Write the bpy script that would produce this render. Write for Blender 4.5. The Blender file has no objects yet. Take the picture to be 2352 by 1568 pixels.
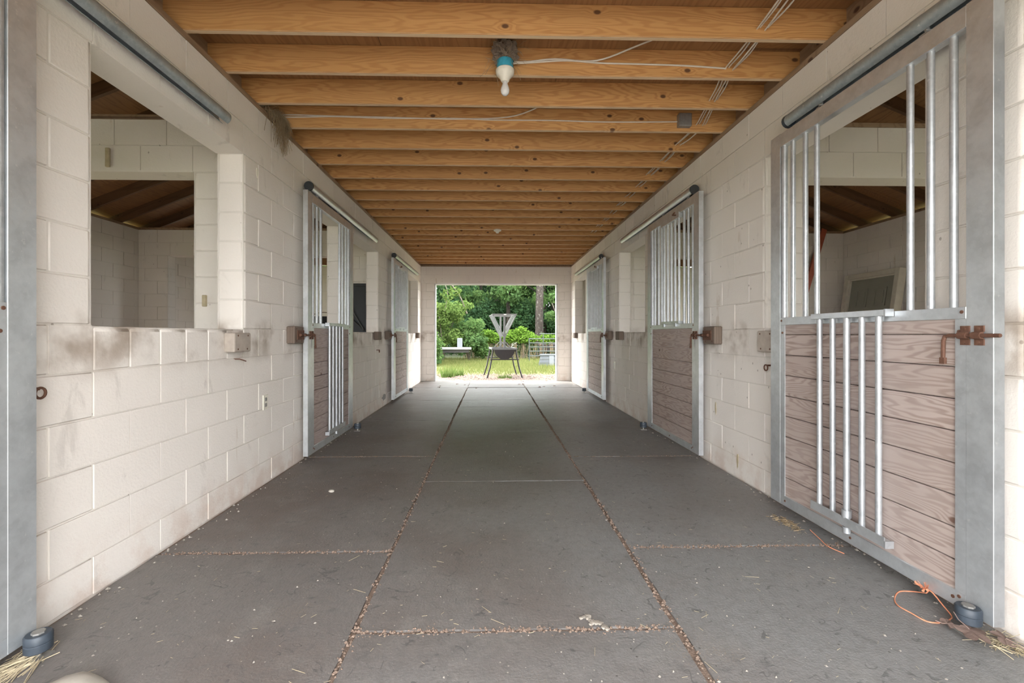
import bpy, bmesh, math, random
import numpy as np
from mathutils import Vector, Matrix
random.seed(7); rng = np.random.default_rng(7)
scene = bpy.context.scene
COL = scene.collection
PI = math.pi

# ------------------------------------------------------------------ camera
cd = bpy.data.cameras.new('camera'); cam = bpy.data.objects.new('camera', cd); COL.objects.link(cam)
cd.sensor_width = 36.0; cd.lens = 1045.0/2352*36.0
cd.shift_x = 21.0/2352; cd.shift_y = -15.0/2352
cd.clip_start = 0.05; cd.clip_end = 300
cam.location = (0, 0, 1.15); cam.rotation_euler = (PI/2, 0, -math.atan(25/1045))
scene.camera = cam

# ------------------------------------------------------------------ light
w = bpy.data.worlds.new('overcast_sky'); scene.world = w; w.use_nodes = True
bg = w.node_tree.nodes['Background']
bg.inputs['Color'].default_value = (0.97, 0.985, 1.0, 1); bg.inputs['Strength'].default_value = 1.0
sd = bpy.data.lights.new('sun', 'SUN'); sun = bpy.data.objects.new('sun', sd); COL.objects.link(sun)
sd.energy = 0.75; sd.angle = math.radians(12); sd.color = (1.0, 0.95, 0.86)
sun.rotation_euler = Vector((0.55, -0.30, -0.85)).to_track_quat('-Z', 'Y').to_euler()
vs = scene.view_settings
vs.view_transform = 'Standard'; vs.look = 'None'; vs.gamma = 1.0; vs.use_curve_mapping = False
vs.exposure = 3.8

# ------------------------------------------------------------------ measures
XL, XR = -1.762, 1.98            # aisle faces of the long walls
TH = 0.194                       # wall thickness
YB = 11.37                       # aisle face of the back wall
YF = -0.55                       # outer face of the front wall
XOL, XOR = -5.72, 5.90           # inner faces of the outer walls
CZ = [0.0, 0.171] + [0.171+0.2045*i for i in range(1, 6)] + [1.1935+0.2075*i for i in range(1, 9)]
SILL, LINT, TOPZ = CZ[6], CZ[12], CZ[14]
PLT = 0.036
JB = TOPZ+PLT                    # underside of the joists
BL = 0.4064
PARTS = [(3.66, 3.66+TH), (7.50, 7.50+TH)]

# ------------------------------------------------------------------ node helpers
def newmat(name):
    m = bpy.data.materials.new(name); m.use_nodes = True
    nt = m.node_tree
    return m, nt, nt.nodes['Principled BSDF']
class G:
    """small expression helper on a node tree"""
    def __init__(s, nt): s.nt = nt
    def n(s, t, **kw):
        nd = s.nt.nodes.new(t)
        for k, v in kw.items(): setattr(nd, k, v)
        return nd
    def link(s, a, b): s.nt.links.new(a, b)
    def put(s, sock, v):
        if hasattr(v, 'is_output') or hasattr(v, 'node'): s.link(v, sock)
        else: sock.default_value = v
    def math(s, op, a, b=None, c=None, clamp=False):
        nd = s.n('ShaderNodeMath', operation=op); nd.use_clamp = clamp
        s.put(nd.inputs[0], a)
        if b is not None: s.put(nd.inputs[1], b)
        if c is not None: s.put(nd.inputs[2], c)
        return nd.outputs[0]
    def mixc(s, f, a, b, blend='MIX'):
        nd = s.n('ShaderNodeMix', data_type='RGBA', blend_type=blend)
        s.put(nd.inputs[0], f)
        s.put(nd.inputs[6], a if not isinstance(a, tuple) else (*a, 1)[:4])
        s.put(nd.inputs[7], b if not isinstance(b, tuple) else (*b, 1)[:4])
        return nd.outputs[2]
    def noise(s, vec, scale, detail=3, rough=0.55, dist=0.0):
        nd = s.n('ShaderNodeTexNoise'); s.link(vec, nd.inputs['Vector'])
        nd.inputs['Scale'].default_value = scale; nd.inputs['Detail'].default_value = detail
        nd.inputs['Roughness'].default_value = rough; nd.inputs['Distortion'].default_value = dist
        return nd.outputs['Fac']
    def vor(s, vec, scale, feature='F1'):
        nd = s.n('ShaderNodeTexVoronoi', feature=feature); s.link(vec, nd.inputs['Vector'])
        nd.inputs['Scale'].default_value = scale
        return nd
    def step(s, x, lo, hi):
        nd = s.n('ShaderNodeMapRange', interpolation_type='SMOOTHSTEP')
        s.put(nd.inputs[0], x); nd.inputs[1].default_value = lo; nd.inputs[2].default_value = hi
        return nd.outputs[0]
    def vmul(s, v, t):
        nd = s.n('ShaderNodeVectorMath', operation='MULTIPLY'); s.link(v, nd.inputs[0]); nd.inputs[1].default_value = t
        return nd.outputs[0]
    def vadd(s, v, u):
        nd = s.n('ShaderNodeVectorMath', operation='ADD'); s.link(v, nd.inputs[0]); s.put(nd.inputs[1], u)
        return nd.outputs[0]
    def sep(s, v):
        nd = s.n('ShaderNodeSeparateXYZ'); s.link(v, nd.inputs[0]); return nd.outputs
    def comb(s, x, y, z):
        nd = s.n('ShaderNodeCombineXYZ'); s.put(nd.inputs[0], x); s.put(nd.inputs[1], y); s.put(nd.inputs[2], z)
        return nd.outputs[0]
    def bump(s, h, strength, dist=0.01):
        nd = s.n('ShaderNodeBump'); s.link(h, nd.inputs['Height'])
        nd.inputs['Strength'].default_value = strength; nd.inputs['Distance'].default_value = dist
        return nd.outputs[0]
    def pos(s): return s.n('ShaderNodeNewGeometry').outputs['Position']
    def obj(s): return s.n('ShaderNodeTexCoord').outputs['Object']
    def rnd(s): return s.n('ShaderNodeObjectInfo').outputs['Random']

def plain(name, col, rough=0.6, metal=0.0, var=0.12, scale=25, bump=0.0):
    m, nt, b = newmat(name); g = G(nt); p = g.obj()
    f = g.noise(p, scale, 4)
    c = g.mixc(f, tuple(x*(1-var) for x in col), tuple(min(1, x*(1+var)) for x in col))
    g.link(c, b.inputs['Base Color']); b.inputs['Roughness'].default_value = rough; b.inputs['Metallic'].default_value = metal
    if bump: g.link(g.bump(f, bump), b.inputs['Normal'])
    return m

def block_mat(name, base):
    m, nt, b = newmat(name); g = G(nt); p = g.pos(); x, y, z = g.sep(p)
    r = g.rnd()
    big = g.noise(p, 0.8, 3); mid = g.noise(p, 5, 5, 0.6); fine = g.noise(p, 75, 4, 0.6)
    c = g.mixc(g.step(big, .35, .65), tuple(v*0.96 for v in base), base)
    c = g.mixc(g.math('MULTIPLY', r, .05), c, (0.56, 0.50, 0.44))
    # brown rubbing at the height of the sills
    band = g.math('MULTIPLY', g.step(z, .90, 1.10), g.math('SUBTRACT', 1.0, g.step(z, 1.17, 1.30)))
    patch = g.step(g.noise(p, 3.3, 4), .44, .66)
    c = g.mixc(g.math('MULTIPLY', g.math('MULTIPLY', band, patch), .8), c, (0.30, 0.23, 0.17))
    # earth splash and rust-red wash close to the floor
    low = g.math('MULTIPLY', g.math('SUBTRACT', 1.0, g.step(z, .0, .34)), g.step(mid, .40, .62))
    c = g.mixc(g.math('MULTIPLY', low, .40), c, (0.50, 0.33, 0.24))
    # scuffs, drips and flecks
    sm = g.step(g.noise(g.vmul(p, (1, 1, .45)), 7, 5, .65, .6), .60, .74)
    c = g.mixc(g.math('MULTIPLY', sm, .30), c, (0.36, 0.32, 0.28))
    drip = g.math('MULTIPLY', g.step(g.noise(g.vmul(p, (9, 9, 1.2)), 1.0, 3), .66, .72), g.step(mid, .48, .6))
    c = g.mixc(g.math('MULTIPLY', drip, .32), c, (0.38, 0.25, 0.13))
    fl = g.vor(g.vmul(p, (1, 1, .7)), 13); fr = g.sep(fl.outputs['Color'])[0]
    spot = g.math('MULTIPLY', g.math('LESS_THAN', fl.outputs['Distance'], .075), g.math('GREATER_THAN', fr, .72))
    c = g.mixc(g.math('MULTIPLY', spot, .6), c, (0.16, 0.12, 0.09))
    g.link(c, b.inputs['Base Color']); b.inputs['Roughness'].default_value = .62
    h = g.math('ADD', fine, g.math('MULTIPLY', mid, 1.4))
    g.link(g.bump(h, .32, .006), b.inputs['Normal'])
    return m

def wood_mat(name, light, dark, knot, along, gs=55.0, knots=True, rough=.55, weather=None, ring=1.0, kdens=.45):
    m, nt, b = newmat(name); g = G(nt)
    r = g.rnd(); o = g.obj()
    sx = g.sep(o)
    idx = {'x': (0, 1, 2), 'y': (1, 0, 2), 'z': (2, 0, 1)}[along]
    off = g.math('MULTIPLY', r, 91.0)
    G_, A, B = g.math('ADD', sx[idx[0]], off), g.math('ADD', sx[idx[1]], g.math('MULTIPLY', r, 13.0)), g.math('ADD', sx[idx[2]], g.math('MULTIPLY', r, 7.0))
    kv = g.vor(g.comb(g.math('MULTIPLY', G_, 4.0), g.math('MULTIPLY', B, 6.5), 0.0), 1.0); kv.voronoi_dimensions = '2D'
    d = kv.outputs['Distance']; kr = g.sep(kv.outputs['Color'])[0]
    on = g.math('GREATER_THAN', kr, 1-kdens)
    swell = g.math('MULTIPLY', g.math('SUBTRACT', 1.0, g.step(d, 0.03, .34)), on)
    v = g.comb(g.math('MULTIPLY', G_, .9), g.math('MULTIPLY', A, 7.0), g.math('MULTIPLY', B, 7.0))
    n1 = g.noise(v, 1.0, 3, .5)
    ph = g.math('MULTIPLY', g.math('ADD', A, B), gs)
    ph = g.math('ADD', ph, g.math('MULTIPLY', n1, 26.0*ring))
    if knots: ph = g.math('ADD', ph, g.math('MULTIPLY', swell, 9.0))
    s = g.math('SINE', ph)
    s = g.step(s, -.5, 1.1)
    streak = g.noise(g.comb(g.math('MULTIPLY', G_, 2.0), g.math('MULTIPLY', A, 160), g.math('MULTIPLY', B, 160)), 1.0, 3)
    f = g.math('ADD', g.math('MULTIPLY', s, .62), g.math('MULTIPLY', streak, .38))
    tone = g.noise(g.comb(g.math('MULTIPLY', G_, .5), g.math('MULTIPLY', A, 2), g.math('MULTIPLY', B, 2)), 1.0, 2)
    c = g.mixc(f, light, dark)
    c = g.mixc(g.math('MULTIPLY', g.step(tone, .35, .7), .45), c, tuple(v_*.72 for v_ in light))
    c = g.mixc(g.math('MULTIPLY', r, .22), c, dark)
    if weather: c = g.mixc(g.math('MULTIPLY', g.step(g.noise(o, 2.2, 5), .35, .65), .5), c, weather)
    if knots:
        km = g.math('MULTIPLY', g.math('SUBTRACT', 1.0, g.step(d, .055, .115)), on)
        c = g.mixc(g.math('MULTIPLY', km, .9), c, knot)
    g.link(c, b.inputs['Base Color']); b.inputs['Roughness'].default_value = rough
    g.link(g.bump(f, .15, .004), b.inputs['Normal'])
    return m

def galv_mat(name, base=(0.64, 0.67, 0.69), rough=.36, metal=.68):
    m, nt, b = newmat(name); g = G(nt); p = g.pos()
    cl = g.noise(p, 9, 5, .6); sp = g.vor(p, 70); spr = g.sep(sp.outputs['Color'])[1]
    c = g.mixc(g.step(cl, .3, .7), tuple(v*.80 for v in base), base)
    c = g.mixc(g.math('MULTIPLY', spr, .14), c, (0.85, 0.87, 0.88))
    fl = g.step(g.noise(p, 42, 3), .66, .74)
    c = g.mixc(g.math('MULTIPLY', fl, .35), c, (0.88, 0.88, 0.86))
    g.link(c, b.inputs['Base Color']); b.inputs['Metallic'].default_value = metal
    g.link(g.math('ADD', g.math('MULTIPLY', cl, .22), rough-.11), b.inputs['Roughness'])
    return m

def mat_rubber():
    m, nt, b = newmat('worn_rubber_mat'); g = G(nt); p = g.pos(); x, y, z = g.sep(p)
    r = g.rnd()
    big = g.noise(p, .75, 4, .55); mid = g.noise(p, 4.5, 5, .62); fine = g.noise(p, 90, 4, .65)
    grey = (0.225, 0.223, 0.220); brown = (0.130, 0.100, 0.084); pale = (0.27, 0.255, 0.235)
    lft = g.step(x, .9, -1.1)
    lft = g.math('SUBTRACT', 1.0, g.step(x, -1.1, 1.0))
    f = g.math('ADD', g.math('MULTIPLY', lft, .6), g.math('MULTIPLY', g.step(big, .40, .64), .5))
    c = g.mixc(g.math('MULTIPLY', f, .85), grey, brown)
    c = g.mixc(g.math('MULTIPLY', g.step(mid, .5, .72), .35), c, pale)
    c = g.mixc(g.math('MULTIPLY', r, .15), c, (0.12, 0.118, 0.115))
    # curved dark scuffs
    n2 = g.noise(p, 5.0, 2, .5, 1.4); ln = g.math('ABSOLUTE', g.math('SUBTRACT', n2, .5))
    sc = g.math('MULTIPLY', g.math('LESS_THAN', ln, .011), g.step(g.noise(p, 11, 2), .54, .60))
    c = g.mixc(g.math('MULTIPLY', sc, .55), c, (0.055, 0.053, 0.055))
    c = g.mixc(g.math('MULTIPLY', g.step(g.noise(p, 26, 6, .75), .42, .62), .30), c, (0.105, 0.10, 0.098))
    sm = g.step(g.noise(p, 8, 5, .7), .58, .70)
    c = g.mixc(g.math('MULTIPLY', sm, .5), c, (0.085, 0.082, 0.082))
    # trodden chaff in loose drifts
    ch = g.math('MULTIPLY', g.step(g.noise(p, 150, 2, .7), .56, .66), g.step(g.noise(p, 1.9, 3), .55, .72))
    c = g.mixc(g.math('MULTIPLY', ch, .55), c, (0.30, 0.235, 0.155))
    # dust and chaff specks
    v = g.vor(p, 34); k = g.sep(v.outputs['Color'])[0]
    sp = g.math('MULTIPLY', g.math('LESS_THAN', v.outputs['Distance'], .11), g.math('GREATER_THAN', k, .80))
    c = g.mixc(g.math('MULTIPLY', sp, .7), c, (0.50, 0.45, 0.38))
    v2 = g.vor(g.vadd(p, (3.1, 1.7, 0)), 22); k2 = g.sep(v2.outputs['Color'])[1]
    sp2 = g.math('MULTIPLY', g.math('LESS_THAN', v2.outputs['Distance'], .10), g.math('GREATER_THAN', k2, .82))
    c = g.mixc(g.math('MULTIPLY', sp2, .8), c, (0.05, 0.045, 0.04))
    g.link(c, b.inputs['Base Color']); g.link(g.math('ADD', g.math('MULTIPLY', mid, .2), .36), b.inputs['Roughness'])
    h = g.math('ADD', fine, g.math('MULTIPLY', mid, 1.5))
    g.link(g.bump(h, .38, .007), b.inputs['Normal'])
    return m

def leaf_mat(name, a, bcol, c3):
    m, nt, b = newmat(name); g = G(nt)
    ri = g.n('ShaderNodeNewGeometry').outputs['Random Per Island']
    big = g.noise(g.pos(), .9, 3)
    c = g.mixc(ri, a, bcol)
    c = g.mixc(g.math('MULTIPLY', g.step(big, .45, .65), .6), c, c3)
    out = nt.nodes['Material Output']
    d = g.n('ShaderNodeBsdfDiffuse'); g.link(c, d.inputs['Color'])
    t = g.n('ShaderNodeBsdfTranslucent'); g.link(c, t.inputs['Color'])
    mx = g.n('ShaderNodeMixShader'); mx.inputs[0].default_value = .38
    g.link(d.outputs[0], mx.inputs[1]); g.link(t.outputs[0], mx.inputs[2]); g.link(mx.outputs[0], out.inputs['Surface'])
    return m

def ground_mat():
    m, nt, b = newmat('yard_ground'); g = G(nt); p = g.pos(); x, y, z = g.sep(p)
    n = g.noise(p, 1.3, 5, .6); n2 = g.noise(p, 14, 5, .65); n3 = g.noise(p, 60, 3)
    grass = g.mixc(g.step(n, .35, .65), (0.095, 0.120, 0.035), (0.175, 0.172, 0.070))
    grass = g.mixc(g.math('MULTIPLY', n3, .4), grass, (0.08, 0.11, 0.02))
    dirt = g.mixc(g.step(n2, .35, .65), (0.085, 0.058, 0.042), (0.165, 0.130, 0.10))
    edge = g.math('ADD', y, g.math('MULTIPLY', g.math('SUBTRACT', n, .5), 2.6))
    near = g.math('MULTIPLY', g.step(edge, 13.2, 14.2), 1.0)
    c = g.mixc(near, dirt, grass)
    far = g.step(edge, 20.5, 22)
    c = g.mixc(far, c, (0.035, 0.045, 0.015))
    g.link(c, b.inputs['Base Color']); b.inputs['Roughness'].default_value = .9
    g.link(g.bump(g.math('ADD', n2, n3), .6, .03), b.inputs['Normal'])
    return m

def bark_mat(name, a, c2):
    m, nt, b = newmat(name); g = G(nt); p = g.vmul(g.pos(), (1, 1, .25))
    n = g.noise(p, 14, 5, .7); n2 = g.noise(g.pos(), 9, 3)
    c = g.mixc(g.step(n, .35, .62), a, c2)
    c = g.mixc(g.math('MULTIPLY', g.step(n2, .58, .66), .6), c, (0.16, 0.15, 0.13))
    g.link(c, b.inputs['Base Color']); b.inputs['Roughness'].default_value = .9
    g.link(g.bump(n, .8, .03), b.inputs['Normal'])
    return m

M = {}
M['block'] = block_mat('painted_block', (0.80, 0.750, 0.695))
M['mortar'] = block_mat('painted_mortar', (0.71, 0.665, 0.61))
M['pine'] = wood_mat('pine_joist', (0.68, 0.385, 0.145), (0.45, 0.205, 0.066), (0.085, 0.034, 0.016), 'x', gs=150, ring=4.0, kdens=.30)
M['pinepale'] = wood_mat('pine_lit_underside', (0.74, 0.56, 0.36), (0.62, 0.42, 0.24), (0.20, 0.10, 0.06), 'x', gs=150, ring=4.0, kdens=.12)  # joist undersides: light bounced off the floor put into a paler colour
M['plate'] = wood_mat('pine_plate', (0.36, 0.25, 0.16), (0.24, 0.15, 0.09), (0.07, 0.03, 0.02), 'y', gs=60)
M['deck'] = wood_mat('plywood_deck', (0.38, 0.20, 0.082), (0.26, 0.122, 0.046), (0.07, 0.03, 0.016), 'y', gs=120, ring=1.6, kdens=.3)
M['rafter'] = wood_mat('old_rafter', (0.14, 0.072, 0.034), (0.075, 0.035, 0.016), (0.05, 0.02, 0.01), 'x', gs=60)
M['sheath'] = wood_mat('roof_sheathing', (0.30, 0.150, 0.065), (0.17, 0.080, 0.033), (0.04, 0.018, 0.01), 'y', gs=100, ring=1.8)
M['board'] = wood_mat('weathered_board', (0.52, 0.43, 0.385), (0.25, 0.175, 0.145), (0.13, 0.07, 0.05), 'y', gs=170, ring=4.5, rough=.65, weather=(0.40, 0.34, 0.32), kdens=.06)
M['galv'] = galv_mat('galvanised_steel')
M['alu'] = galv_mat('bright_tube', (0.50, 0.52, 0.54), .44, .6)
M['track'] = galv_mat('sky_tinted_track', (0.36, 0.41, 0.43), .45, .45)  # near tracks only: slate-blue sky reflection put into the base colour
M['rust'] = plain('rusted_iron', (0.145, 0.072, 0.047), .75, .35, .45, 60, .4)
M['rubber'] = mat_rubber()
M['blackrub'] = plain('black_rubber', (0.03, 0.035, 0.04), .5)
M['bluerub'] = plain('blue_grey_roller', (0.04, 0.052, 0.068), .5, 0, .4, 40)
M['dirt'] = plain('gap_dirt', (0.21, 0.150, 0.115), .95, 0, .45, 70, .8)
M['concrete'] = plain('bare_concrete', (0.30, 0.285, 0.265), .85, 0, .3, 6, .3)
M['straw'] = plain('dry_straw', (0.47, 0.395, 0.265), .8, 0, .35, 30)
M['hay'] = plain('brown_hay', (0.30, 0.225, 0.135), .9, 0, .4, 40)
M['mud'] = plain('mud_nest', (0.20, 0.155, 0.115), .95, 0, .5, 45, .9)
M['white'] = plain('white_paint', (0.70, 0.70, 0.69), .5, 0, .05)
M['ceramic'] = plain('cream_ceramic', (0.75, 0.72, 0.62), .35, 0, .10, 60)
M['bluebox'] = plain('blue_plastic_box', (0.05, 0.36, 0.50), .5, 0, .35, 50)
M['cable'] = plain('cream_cable', (0.66, 0.60, 0.50), .5, 0, .12)
M['steelbox'] = plain('grey_steel_box', (0.33, 0.32, 0.30), .5, .6, .25, 40)
M['brownblk'] = wood_mat('strike_block_wood', (0.20, 0.15, 0.115), (0.13, 0.092, 0.07), (0.06, 0.03, 0.02), 'z', gs=300, knots=False, rough=.7)
M['oldpaint'] = plain('dirty_painted_wood', (0.40, 0.345, 0.295), .7, 0, .3, 18)
M['lump'] = plain('crumbly_lump', (0.30, 0.265, 0.225), .95, 0, .4, 60, .6)
M['grit'] = plain('pale_grit', (0.30, 0.27, 0.235), .9, 0, .4, 30)
M['twine'] = plain('orange_twine', (0.68, 0.27, 0.15), .7, 0, .25, 80)
M['deadleaf'] = plain('dead_leaf', (0.27, 0.19, 0.16), .8, 0, .3, 40, .3)
M['stone'] = plain('pale_stone', (0.42, 0.39, 0.34), .85, 0, .25, 14, .5)
M['redladder'] = plain('red_fibreglass', (0.36, 0.085, 0.045), .5, 0, .15)
M['doorpaint'] = plain('grey_green_door', (0.27, 0.27, 0.22), .45, 0, .12, 6)
M['oldframe'] = plain('cream_door_frame', (0.60, 0.56, 0.47), .55, 0, .15, 12)
M['charcoal'] = plain('charcoal_plastic', (0.035, 0.038, 0.042), .4, 0, .3, 8)
M['bark'] = bark_mat('rough_bark', (0.018, 0.013, 0.010), (0.048, 0.037, 0.028))
M['branch'] = plain('pale_branch', (0.12, 0.105, 0.08), .9, 0, .3, 12)
M['leaf1'] = leaf_mat('leaf_bright', (0.081, 0.14, 0.034), (0.15, 0.215, 0.065), (0.117, 0.189, 0.058))
M['leaf2'] = leaf_mat('leaf_mid', (0.054, 0.111, 0.035), (0.115, 0.182, 0.061), (0.081, 0.151, 0.062))
M['leaf3'] = leaf_mat('leaf_deep', (0.035, 0.081, 0.034), (0.074, 0.135, 0.054), (0.054, 0.115, 0.061))
M['vine'] = leaf_mat('leaf_vine', (0.084, 0.168, 0.022), (0.144, 0.24, 0.042), (0.114, 0.204, 0.034))
M['grass'] = leaf_mat('grass_blade', (0.095, 0.135, 0.036), (0.215, 0.215, 0.090), (0.16, 0.175, 0.058))
M['ground'] = ground_mat()
M['paddock'] = plain('paddock_grass', (0.15, 0.16, 0.065), .95, 0, .4, 3, .3)
M['feeder'] = plain('dark_feeder_steel', (0.03, 0.028, 0.028), .5, .2, .3, 20)
M['feedergrey'] = plain('grey_feeder_steel', (0.17, 0.18, 0.185), .5, .3, .25, 15)
M['tub'] = plain('brown_black_tub', (0.012, 0.007, 0.006), .35, 0, .3, 10)
M['bin'] = plain('grey_plastic_bin', (0.085, 0.098, 0.112), .5, 0, .12, 8)
M['binlight'] = plain('pale_grey_plastic', (0.15, 0.165, 0.18), .5, 0, .1, 8)
M['gatesteel'] = plain('gate_steel', (0.05, 0.062, 0.06), .5, .2, .2, 20)
M['orange'] = plain('orange_reflector', (0.62, 0.10, 0.03), .4)
M['yardwhite'] = plain('chalky_white_paint', (0.22, 0.225, 0.225), .7, 0, .1)
M['machine'] = plain('dull_machine_paint', (0.045, 0.038, 0.038), .6, 0, .4, 6)
M['roofmetal'] = plain('roof_metal', (0.30, 0.31, 0.32), .5, .4)

# ------------------------------------------------------------------ mesh helpers
def link(name, me, mat=None, parent=None, loc=None):
    o = bpy.data.objects.new(name, me); COL.objects.link(o)
    if mat is not None and me is not None and not me.materials: me.materials.append(M[mat] if isinstance(mat, str) else mat)
    if parent is not None: o.parent = parent
    if loc is not None: o.location = loc
    return o
def tag(o, label, cat, group=None):
    o['label'] = label; o['category'] = cat
    if group: o['group'] = group
    return o
def empty(name, loc=(0, 0, 0), rot=(0, 0, 0)):
    o = bpy.data.objects.new(name, None); COL.objects.link(o); o.location = loc; o.rotation_euler = rot; o.empty_display_size = .1
    return o
def struct(o): o['kind'] = 'structure'; return o
def stuff(o): o['kind'] = 'stuff'; return o
def box(bm, x0, x1, y0, y1, z0, z1, mtx=None):
    x0, x1 = min(x0, x1), max(x0, x1); y0, y1 = min(y0, y1), max(y0, y1); z0, z1 = min(z0, z1), max(z0, z1)
    co = [(x0,y0,z0),(x1,y0,z0),(x1,y1,z0),(x0,y1,z0),(x0,y0,z1),(x1,y0,z1),(x1,y1,z1),(x0,y1,z1)]
    vs_ = [bm.verts.new(mtx @ Vector(c) if mtx else c) for c in co]
    for f in ((0,3,2,1),(4,5,6,7),(0,1,5,4),(1,2,6,5),(2,3,7,6),(3,0,4,7)): bm.faces.new([vs_[i] for i in f])
    return vs_
def ring(c, d, r, seg, ph=0):
    d = d.normalized(); a = d.orthogonal().normalized(); b = d.cross(a)
    return [c+(a*math.cos(2*PI*i/seg+ph)+b*math.sin(2*PI*i/seg+ph))*r for i in range(seg)]
def cyl(bm, p0, p1, r, seg=12, r1=None, caps=True):
    p0, p1 = Vector(p0), Vector(p1); d = p1-p0
    A = [bm.verts.new(v) for v in ring(p0, d, r, seg)]; B = [bm.verts.new(v) for v in ring(p1, d, r if r1 is None else r1, seg)]
    for i in range(seg): bm.faces.new((A[i], A[(i+1)%seg], B[(i+1)%seg], B[i]))
    if caps: bm.faces.new(A[::-1]); bm.faces.new(B)
def tube(bm, pts, r, seg=8, radii=None, caps=True):
    pts = [Vector(p) for p in pts]; n = len(pts); rows = []
    t0 = (pts[1]-pts[0]).normalized(); a = t0.orthogonal().normalized()
    for i, p in enumerate(pts):
        t = (pts[min(i+1, n-1)]-pts[max(i-1, 0)]).normalized()
        a = (a-t*a.dot(t)).normalized(); b = t.cross(a)
        rr = radii[i] if radii else r
        rows.append([bm.verts.new(p+(a*math.cos(2*PI*k/seg)+b*math.sin(2*PI*k/seg))*rr) for k in range(seg)])
    for i in range(n-1):
        for k in range(seg): bm.faces.new((rows[i][k], rows[i][(k+1)%seg], rows[i+1][(k+1)%seg], rows[i+1][k]))
    if caps: bm.faces.new(rows[0][::-1]); bm.faces.new(rows[-1])
def lathe(bm, prof, c=(0, 0, 0), seg=20):
    c = Vector(c); rows = []
    for r, z in prof: rows.append([bm.verts.new(c+Vector((max(r, 1e-4)*math.cos(2*PI*k/seg), max(r, 1e-4)*math.sin(2*PI*k/seg), z))) for k in range(seg)])
    for i in range(len(rows)-1):
        for k in range(seg): bm.faces.new((rows[i][k], rows[i][(k+1)%seg], rows[i+1][(k+1)%seg], rows[i+1][k]))
    bm.faces.new(rows[0][::-1]); bm.faces.new(rows[-1])
def done(bm, name, mat, parent=None, loc=None, smooth=False, bev=0, seg=1):
    if bev: bmesh.ops.bevel(bm, geom=list(bm.edges), offset=bev, segments=seg, affect='EDGES', profile=.5)
    bmesh.ops.recalc_face_normals(bm, faces=list(bm.faces))
    me = bpy.data.meshes.new(name); bm.to_mesh(me); bm.free()
    if smooth:
        me.shade_smooth()
        me.set_sharp_from_angle(angle=math.radians(40))
    return link(name, me, mat, parent, loc)
def bxo(name, mat, parent, x0, x1, y0, y1, z0, z1, bev=0.0, smooth=False, seg=1):
    bm = bmesh.new(); cx, cy, cz = (x0+x1)/2, (y0+y1)/2, (z0+z1)/2
    box(bm, x0-cx, x1-cx, y0-cy, y1-cy, z0-cz, z1-cz)
    o = done(bm, name, mat, parent, (cx, cy, cz), smooth, bev, seg)
    if parent is not None:
        o.location = Vector((cx, cy, cz))-Vector(parent.location)
    return o
def polymesh(name, co, faces): 
    me = bpy.data.meshes.new(name); me.from_pydata(co, [], faces); me.update(); return me

# ------------------------------------------------------------------ block walls
_bc = {}
def block_mesh(lu, h, th, axis, rlo, rhi, rtop):
    """one block, origin at its centre; rlo/rhi round the jamb ends, rtop rounds the sill"""
    key = (round(lu, 3), round(h, 3), axis, rlo, rhi, rtop)
    if key in _bc: return _bc[key]
    bm = bmesh.new(); g = .004
    if axis == 'y': box(bm, -th/2, th/2, -lu/2+g, lu/2-g, -h/2+g, h/2-g)
    else: box(bm, -lu/2+g, lu/2-g, -th/2, th/2, -h/2+g, h/2-g)
    ui = 1 if axis == 'y' else 0
    ed = []
    for e in bm.edges:
        a, b = e.verts[0].co, e.verts[1].co
        if abs(a.z-b.z) > h*.5 and ((rlo and a[ui] < 0) or (rhi and a[ui] > 0)): ed.append(e)
        if rtop and a.z > 0 and b.z > 0 and abs(a[ui]-b[ui]) > lu*.5: ed.append(e)
    if ed: bmesh.ops.bevel(bm, geom=ed, offset=.024, segments=4, affect='EDGES', profile=.5)
    rest = [e for e in bm.edges if e.is_manifold and e.calc_face_angle(0) > 1.2]
    bmesh.ops.bevel(bm, geom=rest, offset=.004, segments=1, affect='EDGES')
    bmesh.ops.recalc_face_normals(bm, faces=list(bm.faces))
    me = bpy.data.meshes.new('block'); bm.to_mesh(me); bm.free()
    for p in me.polygons: p.use_smooth = p.area < .012
    me.materials.append(M['block']); _bc[key] = me
    return me

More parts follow.
